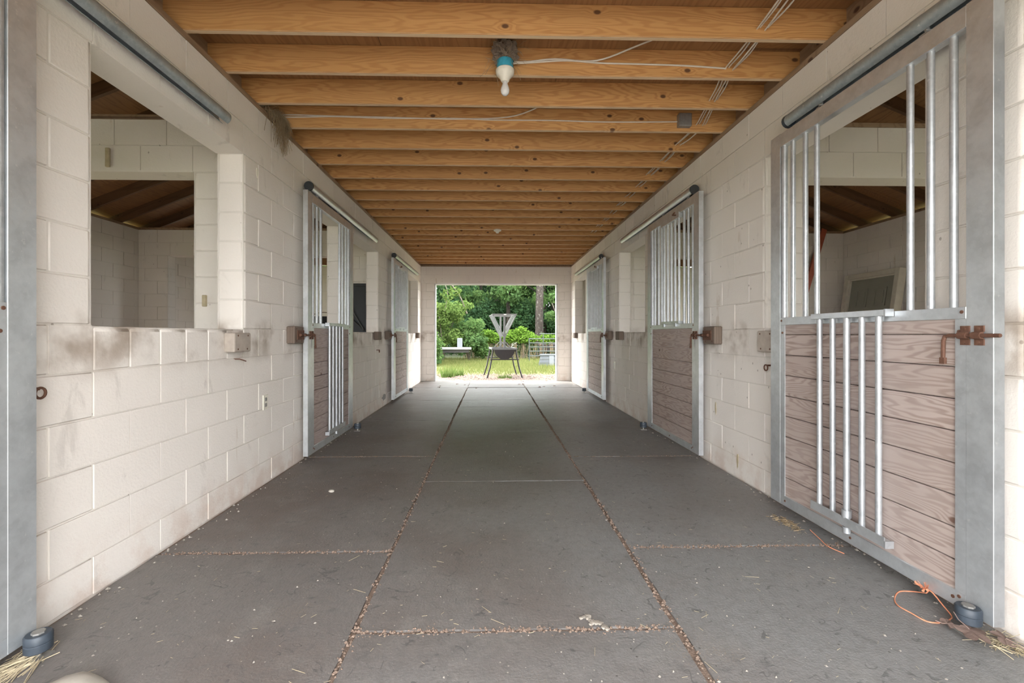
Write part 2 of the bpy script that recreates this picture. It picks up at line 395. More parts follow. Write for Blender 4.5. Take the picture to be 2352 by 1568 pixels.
def block_wall(name, axis, w0, u0, u1, openings, phase, shown, cap=300, top=14, smallsill=True):
    """axis: run direction; w0: low coordinate of thickness; openings: (ua, ub, za, zb, kind)"""
    th = TH; ins = .0062
    # mortar core
    us = sorted({u0, u1, *[o[0] for o in openings], *[o[1] for o in openings]})
    zs = sorted({-.12, CZ[top], *[o[2] if o[2] > .01 else -.12 for o in openings], *[o[3] for o in openings]})
    bm = bmesh.new()
    for i in range(len(us)-1):
        um = (us[i]+us[i+1])/2
        run = []
        for k in range(len(zs)-1):
            zm = (zs[k]+zs[k+1])/2
            if any(o[0] < um < o[1] and (o[2] if o[2] > .01 else -.12) < zm < o[3] for o in openings): continue
            a0 = us[i]+(ins if any(abs(o[1]-us[i]) < 1e-6 and o[2]-.2 < zm < o[3] for o in openings) else 0)
            a1 = us[i+1]-(ins if any(abs(o[0]-us[i+1]) < 1e-6 and o[2]-.2 < zm < o[3] for o in openings) else 0)
            zt = zs[k+1]-(ins if any(o[0] < um < o[1] and abs(o[2]-zs[k+1]) < 1e-6 for o in openings) else 0)
            if axis == 'y': box(bm, w0+ins, w0+th-ins, a0, a1, zs[k], zt)
            else: box(bm, a0, a1, w0+ins, w0+th-ins, zs[k], zt)
    wall = struct(done(bm, name, 'mortar'))
    items = []
    for c in range(top):
        z0, z1 = CZ[c], CZ[c+1]; zm = (z0+z1)/2
        cuts = [u0]; k = math.floor((u0-phase)/BL)-1
        while True:
            j = phase+k*BL+(BL/2 if c % 2 else 0); k += 1
            if j >= u1-.03: break
            if j > u0+.03: cuts.append(j)
        cuts.append(u1)
        act = [o for o in openings if o[2] < zm < o[3]]
        sil = [o for o in openings if o[4] == 'w' and abs(o[2]-z1) < 1e-4]
        segs = []
        for a, b in zip(cuts[:-1], cuts[1:]):
            pieces = [(a, b, 0, 0, 0)]
            for o in act+(sil if smallsill else []):
                nw = []; isact = o in act
                for p in pieces:
                    if p[1] <= o[0]+1e-4 or p[0] >= o[1]-1e-4: nw.append(p); continue
                    if p[0] < o[0]-.02: nw.append((p[0], o[0], p[2], 1 if isact else 0, 0))
                    if p[1] > o[1]+.02: nw.append((o[1], p[1], 1 if isact else 0, p[3], 0))
                pieces = nw
            segs += pieces
        # jamb ends that fall exactly on a joint
        segs = [(a, b, 1 if lo or any(abs(o[1]-a) < .03 for o in act) else 0, 1 if hi or any(abs(o[0]-b) < .03 for o in act) else 0, t) for a, b, lo, hi, t in segs]
        # merge slivers into their neighbour
        segs.sort(); out = []
        for s_ in segs:
            if out and abs(out[-1][1]-s_[0]) < 1e-4 and (s_[1]-s_[0] < .075 or out[-1][1]-out[-1][0] < .075) and s_[1]-out[-1][0] < .5:
                q = out.pop(); out.append((q[0], s_[1], q[2], s_[3], 0))
            else: out.append(s_)
        if smallsill:
            for o in sil:
                n = max(1, round((o[1]-o[0])/(BL/2))); st = (o[1]-o[0])/n
                out += [(o[0]+i*st, o[0]+(i+1)*st, 0, 0, 1) for i in range(n)]
        for s_ in out: items.append((s_, z0, z1))
    def dist(it):
        u = (it[0][0]+it[0][1])/2; z = (it[1]+it[2])/2
        p = Vector((w0, u, z)) if axis == 'y' else Vector((u, w0, z))
        return (p-Vector((0, 0, 1.15))).length
    vis = sorted([it for it in items if shown((it[0][0]+it[0][1])/2, (it[1]+it[2])/2)], key=dist)
    hid = [it for it in items if not shown((it[0][0]+it[0][1])/2, (it[1]+it[2])/2)]+vis[cap:]
    for (a, b, lo, hi, t), z0, z1 in vis[:cap]:
        me = block_mesh(b-a, z1-z0, th, axis, lo, hi, t)
        j = random.uniform(-.0012, .0012)
        c = (w0+th/2+j, (a+b)/2, (z0+z1)/2) if axis == 'y' else ((a+b)/2, w0+th/2+j, (z0+z1)/2)
        link('block', me, None, wall, c)
    if hid:
        bm = bmesh.new()
        for (a, b, lo, hi, t), z0, z1 in hid:
            me = block_mesh(b-a, z1-z0, th, axis, lo, hi, t)
            n0 = len(bm.verts); bm.from_mesh(me)
            c = Vector((w0+th/2, (a+b)/2, (z0+z1)/2) if axis == 'y' else ((a+b)/2, w0+th/2, (z0+z1)/2))
            bm.verts.ensure_lookup_table()
            for v in bm.verts[n0:]: v.co += c
        stuff(done(bm, 'block_remainder', 'block', wall))
    # smooth cast soffit under each lintel
    for o in openings:
        if axis == 'y': bxo('lintel', 'block', wall, w0, w0+th, o[0], o[1], o[3]-.001, o[3]+.012)
        else: bxo('lintel', 'block', wall, o[0], o[1], w0, w0+th, o[3]-.001, o[3]+.012)
    return wall

WL = [(2.055, 3.2742), (5.85, 7.10), (9.66, 10.88)]
WR = [(2.045, 3.257), (5.86, 7.06), (9.60, 10.82)]
DL = [(.42, 1.64), (4.33, 5.42), (8.05, 9.00)]
DR = [(.42, 1.64), (4.30, 5.38), (7.90, 8.92)]
opl = [(a, b, SILL, LINT, 'w') for a, b in WL]+[(a, b, 0.0, LINT, 'd') for a, b in DL]
opr = [(a, b, SILL, LINT, 'w') for a, b in WR]+[(a, b, 0.0, LINT, 'd') for a, b in DR]
wall_left = block_wall('wall_left', 'y', XL-TH, YF+TH, YB, opl, 2.055, lambda u, z: u > 1.55)
wall_right = block_wall('wall_right', 'y', XR, YF+TH, YB, opr, 3.257, lambda u, z: u > 1.45)
OB = [(-1.436, 1.645, 0.0, LINT, 'd')]
wall_back = block_wall('wall_back', 'x', YB, XOL-TH, XOR+TH, OB, -1.436, lambda u, z: XL-.1 < u < XR+.1 or (abs(u) > 2.2 and z > 1.1 and abs(u) < 4.6))
wall_front = block_wall('wall_front', 'x', YF, XOL-TH, XOR+TH, OB, -1.436, lambda u, z: False)
# outer long walls; an unseen doorway added to each stall to let daylight in
oo = [(.9, 2.3, 0.0, LINT, 'd'), (4.15, 5.35, 0.0, LINT, 'd'), (9.60, 10.75, 0.0, LINT, 'd')]
shown_out = lambda u, z: 5.6 < u < 9.4 and z > 1.0
wall_left_outer = block_wall('wall_left_outer', 'y', XOL-TH, YF+TH, YB, oo, .1, shown_out)
wall_right_outer = block_wall('wall_right_outer', 'y', XOR, YF+TH, YB, oo, .1, shown_out)
for i, (a, b) in enumerate(PARTS):
    xo = -5.25 if i == 0 else -5.25
    block_wall('wall_left_partition', 'x', a, XOL, XL-TH, [(-5.25, -2.368, SILL, LINT, 'w')], -2.368, lambda u, z: z > 1.0)
    block_wall('wall_right_partition', 'x', a, XR+TH, XOR, [(2.555, 5.44 if i == 0 else 4.3, SILL, LINT, 'w')], 2.555, lambda u, z: z > 1.0)

# wooden plates on the wall heads
def plate(n, x0, x1, y0, y1):
    struct(bxo('trim_%d' % n, 'plate', None, x0, x1, y0, y1, TOPZ, JB, .002))
plate(1, XL-TH, XL+.004, YF, YB+TH); plate(2, XR-.004, XR+TH, YF, YB+TH)
plate(3, XL+.004, XR-.004, YB-.002, YB+TH); plate(4, XL+.004, XR-.004, YF, YF+TH)
plate(5, XOL-TH, XOL+.004, YF, YB+TH); plate(6, XOR-.004, XOR+TH, YF, YB+TH)
n = 7
for a, b in PARTS:
    plate(n, XOL+.004, XL-TH, a-.004, b+.004); plate(n+1, XR+TH, XOR-.004, a-.004, b+.004); n += 2
# white strips added round the far doorway, standing in for its daylit reveals
fx0, fx1 = OB[0][0], OB[0][1]
struct(bxo('trim_11', 'white', None, fx0-.004, fx0+.028, YB+.03, YB+TH+.01, -.01, LINT, .002))
struct(bxo('trim_12', 'white', None, fx1-.028, fx1+.004, YB+.03, YB+TH+.01, -.01, LINT, .002))
struct(bxo('trim_13', 'white', None, fx0-.004, fx1+.004, YB+.03, YB+TH+.01, LINT-.028, LINT+.002, .002))

# ------------------------------------------------------------------ ceiling: decking and joists
JH, JT = .184, .038
bm = bmesh.new(); box(bm, XL-TH, XR+TH, YF, YB+TH, JB+JH+.012, JB+JH+.03); ceiling = struct(done(bm, 'ceiling', 'deck'))
x0 = XL-TH
for r_, yy in enumerate(np.arange(YF, YB, 1.2192)):
    xa = x0
    brk = [x0, x0+2.4384, XR+TH] if r_ % 2 else [x0, x0+1.2192, x0+3.6576, XR+TH]
    for a, b in zip(brk[:-1], brk[1:]):
        if b-a > .05: bxo('plywood_panel', 'deck', ceiling, a+.0015, b-.0015, yy+.0015, min(yy+1.2192, YB+TH)-.0015, JB+JH, JB+JH+.012)
bm = bmesh.new(); L = (XR+TH-XL+TH)/2; box(bm, -L, L, -JT/2, JT/2, -JH/2, JH/2)
bmesh.ops.bevel(bm, geom=list(bm.edges), offset=.004, segments=2, affect='EDGES')
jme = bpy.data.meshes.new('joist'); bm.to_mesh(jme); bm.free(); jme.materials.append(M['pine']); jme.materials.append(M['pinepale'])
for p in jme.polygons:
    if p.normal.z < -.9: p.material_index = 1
JY = [2.635+.4064*k for k in range(-7, 22)]+[YB+.04]
for yj in JY:
    link('joist', jme, None, ceiling, ((XL+XR)/2, yj+JT/2, JB+JH/2))
for xb in (XL-.13, XR+.13):
    bxo('rim_board', 'plate', ceiling, xb-.019, xb+.019, YF, YB+TH, JB, JB+JH)

# ------------------------------------------------------------------ roof over the stalls
SL = .40; RX = (XL+XR)/2
ridge = JB+.14+SL*(RX-XOL)
bm = bmesh.new()
ov = .55
for s_, xo in ((-1, XOL), (1, XOR)):
    xe = xo+s_*(TH+ov); zi = JB+.145; ze = zi-SL*(TH+ov); zr = zi+SL*abs(RX-xo)
    for k in range(12):
        pass
    co = [(xe, YF-.4, ze), (RX, YF-.4, zr), (RX, YB+TH+.4, zr), (xe, YB+TH+.4, ze)]
    lo = [bm.verts.new((c[0], c[1], c[2]+.02)) for c in co]; hi = [bm.verts.new((c[0], c[1], c[2]+.05)) for c in co]
    bm.faces.new(lo[::-1]); bm.faces.new(hi)
    for i in range(4): bm.faces.new((lo[i], lo[(i+1) % 4], hi[(i+1) % 4], hi[i]))
roof = struct(done(bm, 'roof', 'roofmetal'))
for s_, xo in ((-1, XOL), (1, XOR)):
    ang = math.atan(SL)*s_
    Ls = abs(RX-xo)+TH+ov; n_s = 4; st = Ls/n_s
    for j in range(n_s):
        for r_, yy in enumerate(np.arange(YF-.4, YB+TH+.4, 2.4384)):
            y1 = min(yy+2.4384, YB+TH+.4)
            shift = 0
            xm = xo+s_*(TH+ov)-s_*(j+.5)*st
            zm = JB+.145+.008-SL*((TH+ov)-(j+.5)*st)
            bm = bmesh.new(); h = st/2/math.cos(ang)
            box(bm, -h+.002, h-.002, -(y1-yy)/2+.002, (y1-yy)/2-.002, -.008, .008)
            o = done(bm, 'sheathing_panel', 'sheath', roof, (xm, (yy+y1)/2, zm)); o.rotation_euler = (0, ang, 0)
    bm = bmesh.new(); h = Ls/2/math.cos(ang); box(bm, -h, h, -.019, .019, -.065, .065)
    rme = bpy.data.meshes.new('rafter'); bm.to_mesh(rme); bm.free(); rme.materials.append(M['rafter'])
    for yy in np.arange(YF-.2, YB+TH+.3, .61):
        xm = xo+s_*(TH+ov)/2 + (RX-xo)/2
        zm = JB+.145-SL*((TH+ov)-Ls/2)-.073
        o = link('rafter', rme, None, roof, (xm, yy, zm+.005)); o.rotation_euler = (0, ang, 0)
# gable triangles
for nm, yy in (('wall_front_gable', YF), ('wall_back_gable', YB)):
    bm = bmesh.new(); zt = JB+.1+SL*(RX-XOL)
    pr = [(XOL-TH, JB), (XOR+TH, JB), (RX, zt)]
    A = [bm.verts.new((x, yy+.03, z)) for x, z in pr]; B = [bm.verts.new((x, yy+TH-.03, z)) for x, z in pr]
    bm.faces.new(A); bm.faces.new(B[::-1])
    for i in range(3): bm.faces.new((A[i], A[(i+1) % 3], B[(i+1) % 3], B[i]))
    struct(done(bm, nm, 'sheath'))

# ------------------------------------------------------------------ floor and mats
struct(bxo('floor', 'dirt', None, XOL-TH, XOR+TH, YF-.3, YB+TH+.05, -.14, -.011))
def rubber_mat(x0, x1, y0, y1, label, group, th=.022, rot=0.0):
    nx, ny = 10, 14; bm = bmesh.new()
    cx, cy = (x0+x1)/2, (y0+y1)/2
    def jit(): return random.uniform(-.004, .004)
    top = [[None]*(ny+1) for _ in range(nx+1)]; bot = [[None]*(ny+1) for _ in range(nx+1)]
    for i in range(nx+1):
        for j in range(ny+1):
            x = x0+(x1-x0)*i/nx-cx; y = y0+(y1-y0)*j/ny-cy
            e = i in (0, nx) or j in (0, ny)
            if i in (0, nx): x += jit()
            if j in (0, ny): y += jit()
            z = random.uniform(-.0015, .0015)-(.003 if e else 0)
            top[i][j] = bm.verts.new((x, y, z))
            if e: bot[i][j] = bm.verts.new((x*1.0, y, -th))
    for i in range(nx):
        for j in range(ny): bm.faces.new((top[i][j], top[i+1][j], top[i+1][j+1], top[i][j+1]))
    for i in range(nx):
        bm.faces.new((top[i+1][0], top[i][0], bot[i][0], bot[i+1][0])); bm.faces.new((top[i][ny], top[i+1][ny], bot[i+1][ny], bot[i][ny]))
    for j in range(ny):
        bm.faces.new((top[0][j], top[0][j+1], bot[0][j+1], bot[0][j])); bm.faces.new((top[nx][j+1], top[nx][j], bot[nx][j], bot[nx][j+1]))
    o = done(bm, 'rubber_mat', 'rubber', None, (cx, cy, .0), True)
    o.rotation_euler = (0, 0, rot)
    return tag(o, label, 'mat', group)
rowL = [.60, 2.43, 4.335, 6.16, 8.03, 9.93]
rowC = [-.45, 1.77, 3.59, 5.45, 7.30, 8.08, 9.94]
rowR = [.62, 2.445, 4.29, 6.10, 8.03, 9.90]
labL = ['brown-tinged rubber mat carrying the flat stone and a straw heap', 'brown-tinged rubber mat carrying the single pale pebble', 'grey rubber mat at the foot of the closed door with the lowered gate',
        'grey rubber mat below the window with the black panel', 'grey rubber mat before the far raised-bar door on the wide-window wall']
labC = ['middle rubber mat on the roller side of the wide dirt-packed cross joint', 'middle rubber mat with pale crumbly lumps at its ragged edge', 'middle rubber mat between the closed lowered-gate door and the middle raised-bar door',
        'middle rubber mat between the two small middle windows', 'short middle rubber mat strip between the two far stall doors', 'middle rubber mat butting against the raised threshold mat']
labR = ['grey rubber mat under the loop of orange twine', 'grey rubber mat with dark chaff by the open lowered-gate door', 'grey rubber mat at the foot of the middle raised-bar door',
        'grey rubber mat below the middle window beside the raised-bar door', 'grey rubber mat before the far raised-bar door near the white outlet']
for rows, xa, xb, labs in ((rowL, XL+.012, -.548, labL), (rowC, -.522, .722, labC), (rowR, .748, XR-.012, labR)):
    for k, (a, b) in enumerate(zip(rows[:-1], rows[1:])):
        ga = .016 if 1.5 < a < 2.6 else .007
        rubber_mat(xa+random.uniform(-.004, .004), xb+random.uniform(-.006, .006), a+ga, b-.004, labs[k], 'rubber aisle mats', rot=random.uniform(-.002, .002))
# three dustier mats that finish the aisle at the far doorway
for xa, xb, lab in ((XL+.012, -.532, 'dusty pale rubber mat at the far doorway below the narrow window wall'),
                    (-.525, .715, 'raised rubber mat lying square across the far doorway threshold'),
                    (.724, XR-.012, 'dusty pale rubber mat at the far doorway with scattered leaf scraps')):
    o = rubber_mat(xa, xb, 9.95, 11.45, lab, 'rubber aisle mats')
    if xa == -.525: o.location.z = .008

# ------------------------------------------------------------------ stall doors
W, Z0, Z1 = 1.365, .052, 2.462
ZM0, ZM1 = 1.214, 1.262
def stall_door(side, ynear, label, dropped, width=W):
    """side +1: on the right wall, facing -X. u runs from the near edge away from the camera, d from the back of the door into the aisle"""
    back = XR-.055 if side > 0 else XL+.058
    thk = .044
    root = tag(empty('stall_door', (back, ynear, Z0)), label, 'stall door')
    X = lambda d: -side*d
    def bx(name, mat, d0, d1, u0, u1, z0, z1, par=root, bev=.0015, org=None):
        return bxo_local(name, mat, par, X(d0), X(d1), u0, u1, z0-Z0, z1-Z0, bev)
    def bxo_local(name, mat, par, x0, x1, y0, y1, z0, z1, bev):
        bm = bmesh.new(); c = ((x0+x1)/2, (y0+y1)/2, (z0+z1)/2)
        box(bm, x0-c[0], x1-c[0], y0-c[1], y1-c[1], z0-c[2], z1-c[2])
        loc = Vector(c)
        if par is not root: loc -= Vector(par.location)
        return done(bm, name, mat, par, loc, False, bev)
    sn, sf = .100, .100
    # side channels: wide web facing the aisle
    bx('stile', 'galv', 0, thk, 0, sn, Z0, Z1); bx('stile', 'galv', 0, thk, width-sf, width, Z0, Z1)
    bx('top_rail', 'galv', 0, thk, sn, width-sf, 2.374, Z1-.004)
    bx('middle_rail', 'galv', .004, thk, sn, width-sf, ZM0, ZM1)
    bx('bottom_rail', 'galv', .004, thk, sn, width-sf, Z0, .115)
    bx('edge_trim', 'galv', thk-.008, thk-.001, sn, sn+.043, .115, ZM0, bev=0)
    bx('edge_trim', 'galv', thk-.008, thk-.001, width-sf-.043, width-sf, .115, ZM0, bev=0)
    # tongue-and-groove boards
    z = .100; k = 0; bh = .1315
    while z < ZM0:
        z1 = min(z+bh, ZM0+.01)
        o = bx('board', 'board', .006, .034, sn+.005, width-sf-.005, z+.0018, z1-.0018, bev=.004)
        z = z1
    # fixed bars
    def bar(u, r, za=ZM1-.01, zb=2.384, par=root, d=.022, name='bar', z_off=0):
        bm = bmesh.new(); zc = (za+zb)/2
        cyl(bm, (0, 0, za-zc), (0, 0, zb-zc), r, 14)
        loc = Vector((X(d), u, zc-Z0))
        if par is not root: loc -= Vector(par.location)
        return done(bm, name, 'alu', par, loc, True)
    for u in (.168, .266, .363): bar(u, .0142)
    far = width-W
    for u in (.958, 1.055, 1.168): bar(u+far, .0142)
    bar(1.247+far, .018, d=.026)
    # drop gate: five bars between two channels, hinged on the middle rail
    gu = [.480, .5785, .677, .7755, .874]
    if dropped:
        dg = .072; za, zb = .185, 1.245
        gate = bx('drop_gate', 'galv', dg-.024, dg+.014, .428, .922, 1.240, 1.270)
        bx('gate_rail', 'galv', dg-.024, dg+.014, .428, .922, .152, .182, gate)
        bx('gate_flange', 'galv', dg+.010, dg+.015, .428, .922, .152, .200, gate, bev=0)
        bx('end_cap', 'alu', dg-.026, dg+.016, .421, .430, .150, .184, gate, bev=0)
        bx('end_cap', 'alu', dg-.026, dg+.016, .421, .430, 1.238, 1.272, gate, bev=0)
        for i, u in enumerate(gu): bar(u, .0140 if i != 2 else .0155, za-.004, zb, gate, dg-.004, 'gate_bar')
        bm = bmesh.new(); cyl(bm, (0, 0, -.02), (0, 0, .02), .0225, 14)
        done(bm, 'collar', 'alu', gate, Vector((X(dg-.004), gu[2], .215-Z0))-Vector(gate.location), True)
        bm = bmesh.new(); cyl(bm, (0, 0, -.02), (0, 0, .012), .0185, 14)
        done(bm, 'latch_pin', 'alu', gate, Vector((X(dg-.004), gu[2], .135-Z0))-Vector(gate.location), True)
    else:
        dg = .026
        gate = bx('drop_gate', 'galv', dg-.02, dg+.026, .43, .925, 1.264, 1.292)
        bx('gate_rail', 'galv', dg-.018, dg+.024, .43, .925, 2.335, 2.392, gate)
        for i, u in enumerate(gu): bar(u, .0135, 1.28, 2.345, gate, dg, 'gate_bar')
        for u in (.52, .83): bx('hinge', 'alu', dg+.012, dg+.032, u-.02, u+.02, 1.236, 1.272, gate)
        bm = bmesh.new(); cyl(bm, (0, 0, 0), (X(.05), 0, 0), .007, 8); cyl(bm, (X(.05), 0, 0), (X(.05), -.05, .012), .007, 8)
        done(bm, 'latch_pin', 'rust', gate, Vector((X(dg+.01), .50, 2.37-Z0))-Vector(gate.location), True)
    # screws
    for u, z in ((.065+.05, ZM1-.02), (.125, ZM0-.05), (width-.115, ZM1-.02), (width-.125, ZM0-.05), (.15, .085), (width/2, .085), (width-.15, .085), (.125, .098)):
        bm = bmesh.new(); cyl(bm, (X(thk-.002), 0, 0), (X(thk+.003), 0, 0), .007, 8)
        done(bm, 'screw', 'rust', root, (X(0), u, z-Z0), True)
    # rusty slide bolt on the near stile
    bm = bmesh.new()
    near = -.085 if dropped and side > 0 else -.15
    pts = [(X(.014), near, 0), (X(.014), .10, 0), (X(.016), .118, -.004), (X(.018), .122, -.022), (X(.020), .122, -.095)]
    if side < 0 or not dropped: pts = [(X(.014), near, 0), (X(.014), .06, 0), (X(.016), .072, -.006), (X(.018), .075, -.022), (X(.020), .075, -.10)]
    tube(bm, pts, .0075, 8)
    q = pts[-1]; box(bm, q[0]-.006, q[0]+.006, q[1]-.010, q[1]+.010, q[2]-.022, q[2]+.004)
    lt = done(bm, 'slide_bolt', 'rust', root, (X(thk), .05, 1.148-Z0), True)
    for u in (0.047-.05, .100-.05):
        bm = bmesh.new()
        for s_ in (-1, 1):
            box(bm, X(0), X(.006), u-.017, u+.017, s_*.014, s_*.038)
        pr = [(0.004, -.015), (.020, -.012), (.026, 0), (.020, .012), (.004, .015)]
        A = [bm.verts.new((X(a), u-.017, b)) for a, b in pr]; B = [bm.verts.new((X(a), u+.017, b)) for a, b in pr]
        for i in range(4): bm.faces.new((A[i], A[i+1], B[i+1], B[i]))
        bm.faces.new(A); bm.faces.new(B[::-1])
        for s_ in (-1, 1): cyl(bm, (X(.005), u, s_*.027), (X(.011), u, s_*.027), .006, 8)
        done(bm, 'strap', 'rust', lt, (0, 0, 0), True)
    # hangers up to the track
    for u in (.30, width-.42):
        bm = bmesh.new(); xx = X(.0035)
        cyl(bm, (xx, u, Z1-Z0-.01), (xx, u, Z1-Z0+.055), .008, 8)
        cyl(bm, (xx, u, Z1-Z0), (xx, u, Z1-Z0+.012), .018, 6)
        cyl(bm, (xx-side*.03, u-.02, Z1-Z0+.018), (xx+side*.01, u-.02, Z1-Z0+.018), .006, 6)
        box(bm, xx-.018, xx+.018, u-.022, u+.022, Z1-Z0+.012, Z1-Z0+.018)
        done(bm, 'hanger', 'alu', root, (0, 0, 0), True)
    return root
stall_door(1, 1.662, 'galvanised stall door slid open across a window, barred gate lowered, beside the orange twine', True)
stall_door(1, 4.095, 'closed stall door with raised bars opposite the lowered-gate closed door', False)
stall_door(1, 7.64, 'closed stall door with raised bars on the wall with the red ladder, next to the far doorway', False)
stall_door(-1, .335, 'galvanised stall door beside the wide open window, only its edge channel in view', False)
stall_door(-1, 4.145, 'closed stall door with lowered five-bar gate and rusty bolt, before the black panel window', True, 1.325)
stall_door(-1, 7.74, 'closed stall door with raised bars on the wide-window wall, next to the far doorway', False, 1.32)

# tracks
def track(side, y0, y1, label, cap0=True, cap1=False):
    xc = (XR-.058) if side > 0 else (XL+.062); zc = 2.533; r = .041
    root = tag(empty('door_track', (xc, y0, zc)), label, 'door track', 'sliding door tracks')
    L = y1-y0; bm = bmesh.new()
    pr = []
    for i in range(13):
        a = math.radians(-62+(304/12)*i); pr.append((math.sin(a-PI/2+PI/2)*0+r*math.cos(a-math.radians(90)+math.radians(90)), 0))
    prof = []
    for i in range(15):
        a = math.radians(-68+i*(316/14)); prof.append((r*math.cos(a), r*math.sin(a)))
    # rotate so that the slot points down
    prof = [(x*0+math.cos(math.radians(-68+i*(316/14))-math.radians(0))*0, 0) for i, (x, y) in enumerate(prof)]
    prof = []
    for i in range(17):
        a = math.radians(-90+22+i*(316/16)); prof.append((r*math.cos(a), r*math.sin(a)))
    inner = [(x*.93, z*.93) for x, z in prof][::-1]
    loop = prof+inner
    A = [bm.verts.new((x, 0, z)) for x, z in loop]; B = [bm.verts.new((x, L, z)) for x, z in loop]; N = len(loop)
    for i in range(N): bm.faces.new((A[i], A[(i+1) % N], B[(i+1) % N], B[i]))
    for V in (A, B):
        for i in range(16): bm.faces.new((V[i], V[i+1], V[N-2-i], V[N-1-i]))
    done(bm, 'rail', 'track' if y0 < 1 else 'galv', root, (0, 0, 0), True)
    k = .12
    while k < L:
        bm = bmesh.new()
        box(bm, side*.03, side*.058, k-.03, k+.03, .012, .062); box(bm, -.012, side*.058, k-.03, k+.03, r-.002, r+.004)
        done(bm, 'bracket', 'galv', root, (0, 0, 0), False)
        k += .58
    for on, yy in ((cap0, 0), (cap1, L)):
        if on:
            bm = bmesh.new(); cyl(bm, (0, -.012, 0), (0, .012, 0), r*1.04, 16)
            done(bm, 'end_cap', 'blackrub' if yy == 0 else 'bluerub', root, (0, yy, 0), True)
    return root
track(1, .15, 2.90, 'galvanised door track above the open lowered-gate door, blue end cap', True, True)
track(1, 4.28, 6.64, 'galvanised door track over the middle stall door and window, beside the lowered-gate door wall')
track(1, 7.97, 10.33, 'galvanised door track next to the far doorway, on the wall with the slid-open door')
track(-1, .15, 2.94, 'galvanised door track crossing above the wide open window', True, False)
track(-1, 4.27, 6.68, 'galvanised door track over the closed door with the lowered five-bar gate')
track(-1, 7.95, 10.38, 'galvanised door track next to the far doorway, on the wall with the wide open window')

# floor guides under the doors
def guide(x, y, z, label, r=.04):
    root = tag(empty('floor_guide', (x, y, .0)), label, 'door roller', 'floor guide rollers')
    bm = bmesh.new(); lathe(bm, [(r*.9, z-.03), (r, z-.026), (r, z-.003), (r*.93, z), (r, z+.003), (r, z+.024), (r*.88, z+.03)], (0, 0, 0), 20)
    done(bm, 'roller', 'bluerub', root, (0, 0, 0), True)
    bm = bmesh.new(); cyl(bm, (0, 0, -.005), (0, 0, z+.034), .010, 8); lathe(bm, [(.02, z+.03), (.02, z+.036)], (0, 0, 0), 8)
    box(bm, -.035, .035, -.025, .025, -.012, .006)
    done(bm, 'bracket', 'steelbox', root, (0, 0, 0), False)
guide(1.840, 1.715, .072, 'blue-grey roller guide among straw by the dead leaf')
guide(-1.62, 1.665, .056, 'blue-grey roller guide with straw below the wide open window wall')
guide(XL+.15, 5.50, .06, 'small roller guide at the foot of the closed door with lowered gate')
guide(XR-.14, 5.49, .06, 'small roller guide at the foot of the middle raised-bar door')
guide(XL+.15, 9.10, .06, 'small roller guide near the far doorway, wide-window wall side')
guide(XR-.14, 9.04, .06, 'small roller guide near the far doorway, lowered-gate door side')

# ------------------------------------------------------------------ strike blocks, outlets, hooks
def strike(side, y0, y1, z0, z1, label, mat, keeper):
    xf = XR if side > 0 else XL; dp = .072
    root = tag(empty('strike_block', (xf, (y0+y1)/2, (z0+z1)/2)), label, 'wood block', 'wooden strike blocks')
    hy, hz = (y1-y0)/2, (z1-z0)/2
    bm = bmesh.new(); box(bm, 0, -side*dp, -hy, hy, -hz, hz)
    done(bm, 'body', mat, root, (0, 0, 0), False, .010, 2)
    for a, b in ((-.6, .7), (.6, .7), (-.6, -.7), (.5, -.7)):
        bm = bmesh.new(); cyl(bm, (-side*(dp-.004), a*hy, b*hz), (-side*(dp+.002), a*hy, b*hz), .006, 8)
        done(bm, 'nail_head', 'rust', root, (0, 0, 0), True)
    if keeper:
        bm = bmesh.new(); box(bm, -side*(dp-.01), -side*(dp+.006), -hy*.5, hy*.9, -hz*.55, hz*.55)
        cyl(bm, (-side*(dp+.014), -hy*.2, 0), (-side*(dp+.014), hy*1.0, 0), .014, 10)
        done(bm, 'keeper', 'rust', root, (0, 0, 0), True)
strike(-1, 3.03, 3.235, 1.035, 1.165, 'cream-painted wooden block under the corner of the wide open window', 'oldpaint', False)
strike(-1, 3.94, 4.135, 1.075, 1.225, 'brown wooden bolt block by the closed door with the lowered gate', 'brownblk', True)
strike(-1, 6.82, 7.02, 1.075, 1.20, 'brown wooden block under the window with the black panel', 'brownblk', False)
strike(-1, 7.52, 7.72, 1.075, 1.215, 'brown wooden bolt block by the raised-bar door on the wide-window wall', 'brownblk', True)
strike(-1, 10.55, 10.76, 1.075, 1.20, 'brown wooden block beside the far doorway, wide-window wall side', 'brownblk', False)
strike(1, 3.042, 3.235, 1.03, 1.18, 'cream-painted block half hidden behind the open lowered-gate door', 'oldpaint', False)
strike(1, 3.86, 4.075, 1.07, 1.225, 'brown wooden bolt block by the middle raised-bar door', 'brownblk', True)
strike(1, 6.78, 7.0, 1.075, 1.205, 'brown wooden block under the middle window next to the raised-bar door', 'brownblk', False)
strike(1, 7.42, 7.62, 1.07, 1.215, 'brown wooden bolt block by the raised-bar door nearest the far doorway', 'brownblk', True)
strike(1, 10.45, 10.66, 1.075, 1.20, 'brown wooden block beside the far doorway, lowered-gate door side', 'brownblk', False)

def outlet(side, y, z, label):
    xf = XR if side > 0 else XL
    root = tag(empty('wall_outlet', (xf, y, z)), label, 'outlet')
    bm = bmesh.new(); box(bm, side*.002, -side*.007, -.036, .036, -.058, .058); done(bm, 'cover_plate', 'ceramic', root, (0, 0, 0), False, .002)
    for dz in (-.022, .022):
        bm = bmesh.new(); box(bm, -side*.004, -side*.010, -.016, .016, dz-.014, dz+.014); done(bm, 'socket', 'steelbox' if side < 0 else 'white', root, (0, 0, 0), False, .003)
    return root
outlet(-1, 3.575, .628, 'cream outlet plate low on the wall beside the wide open window')
outlet(1, 7.30, .66, 'white outlet plate low on the wall before the far raised-bar door')

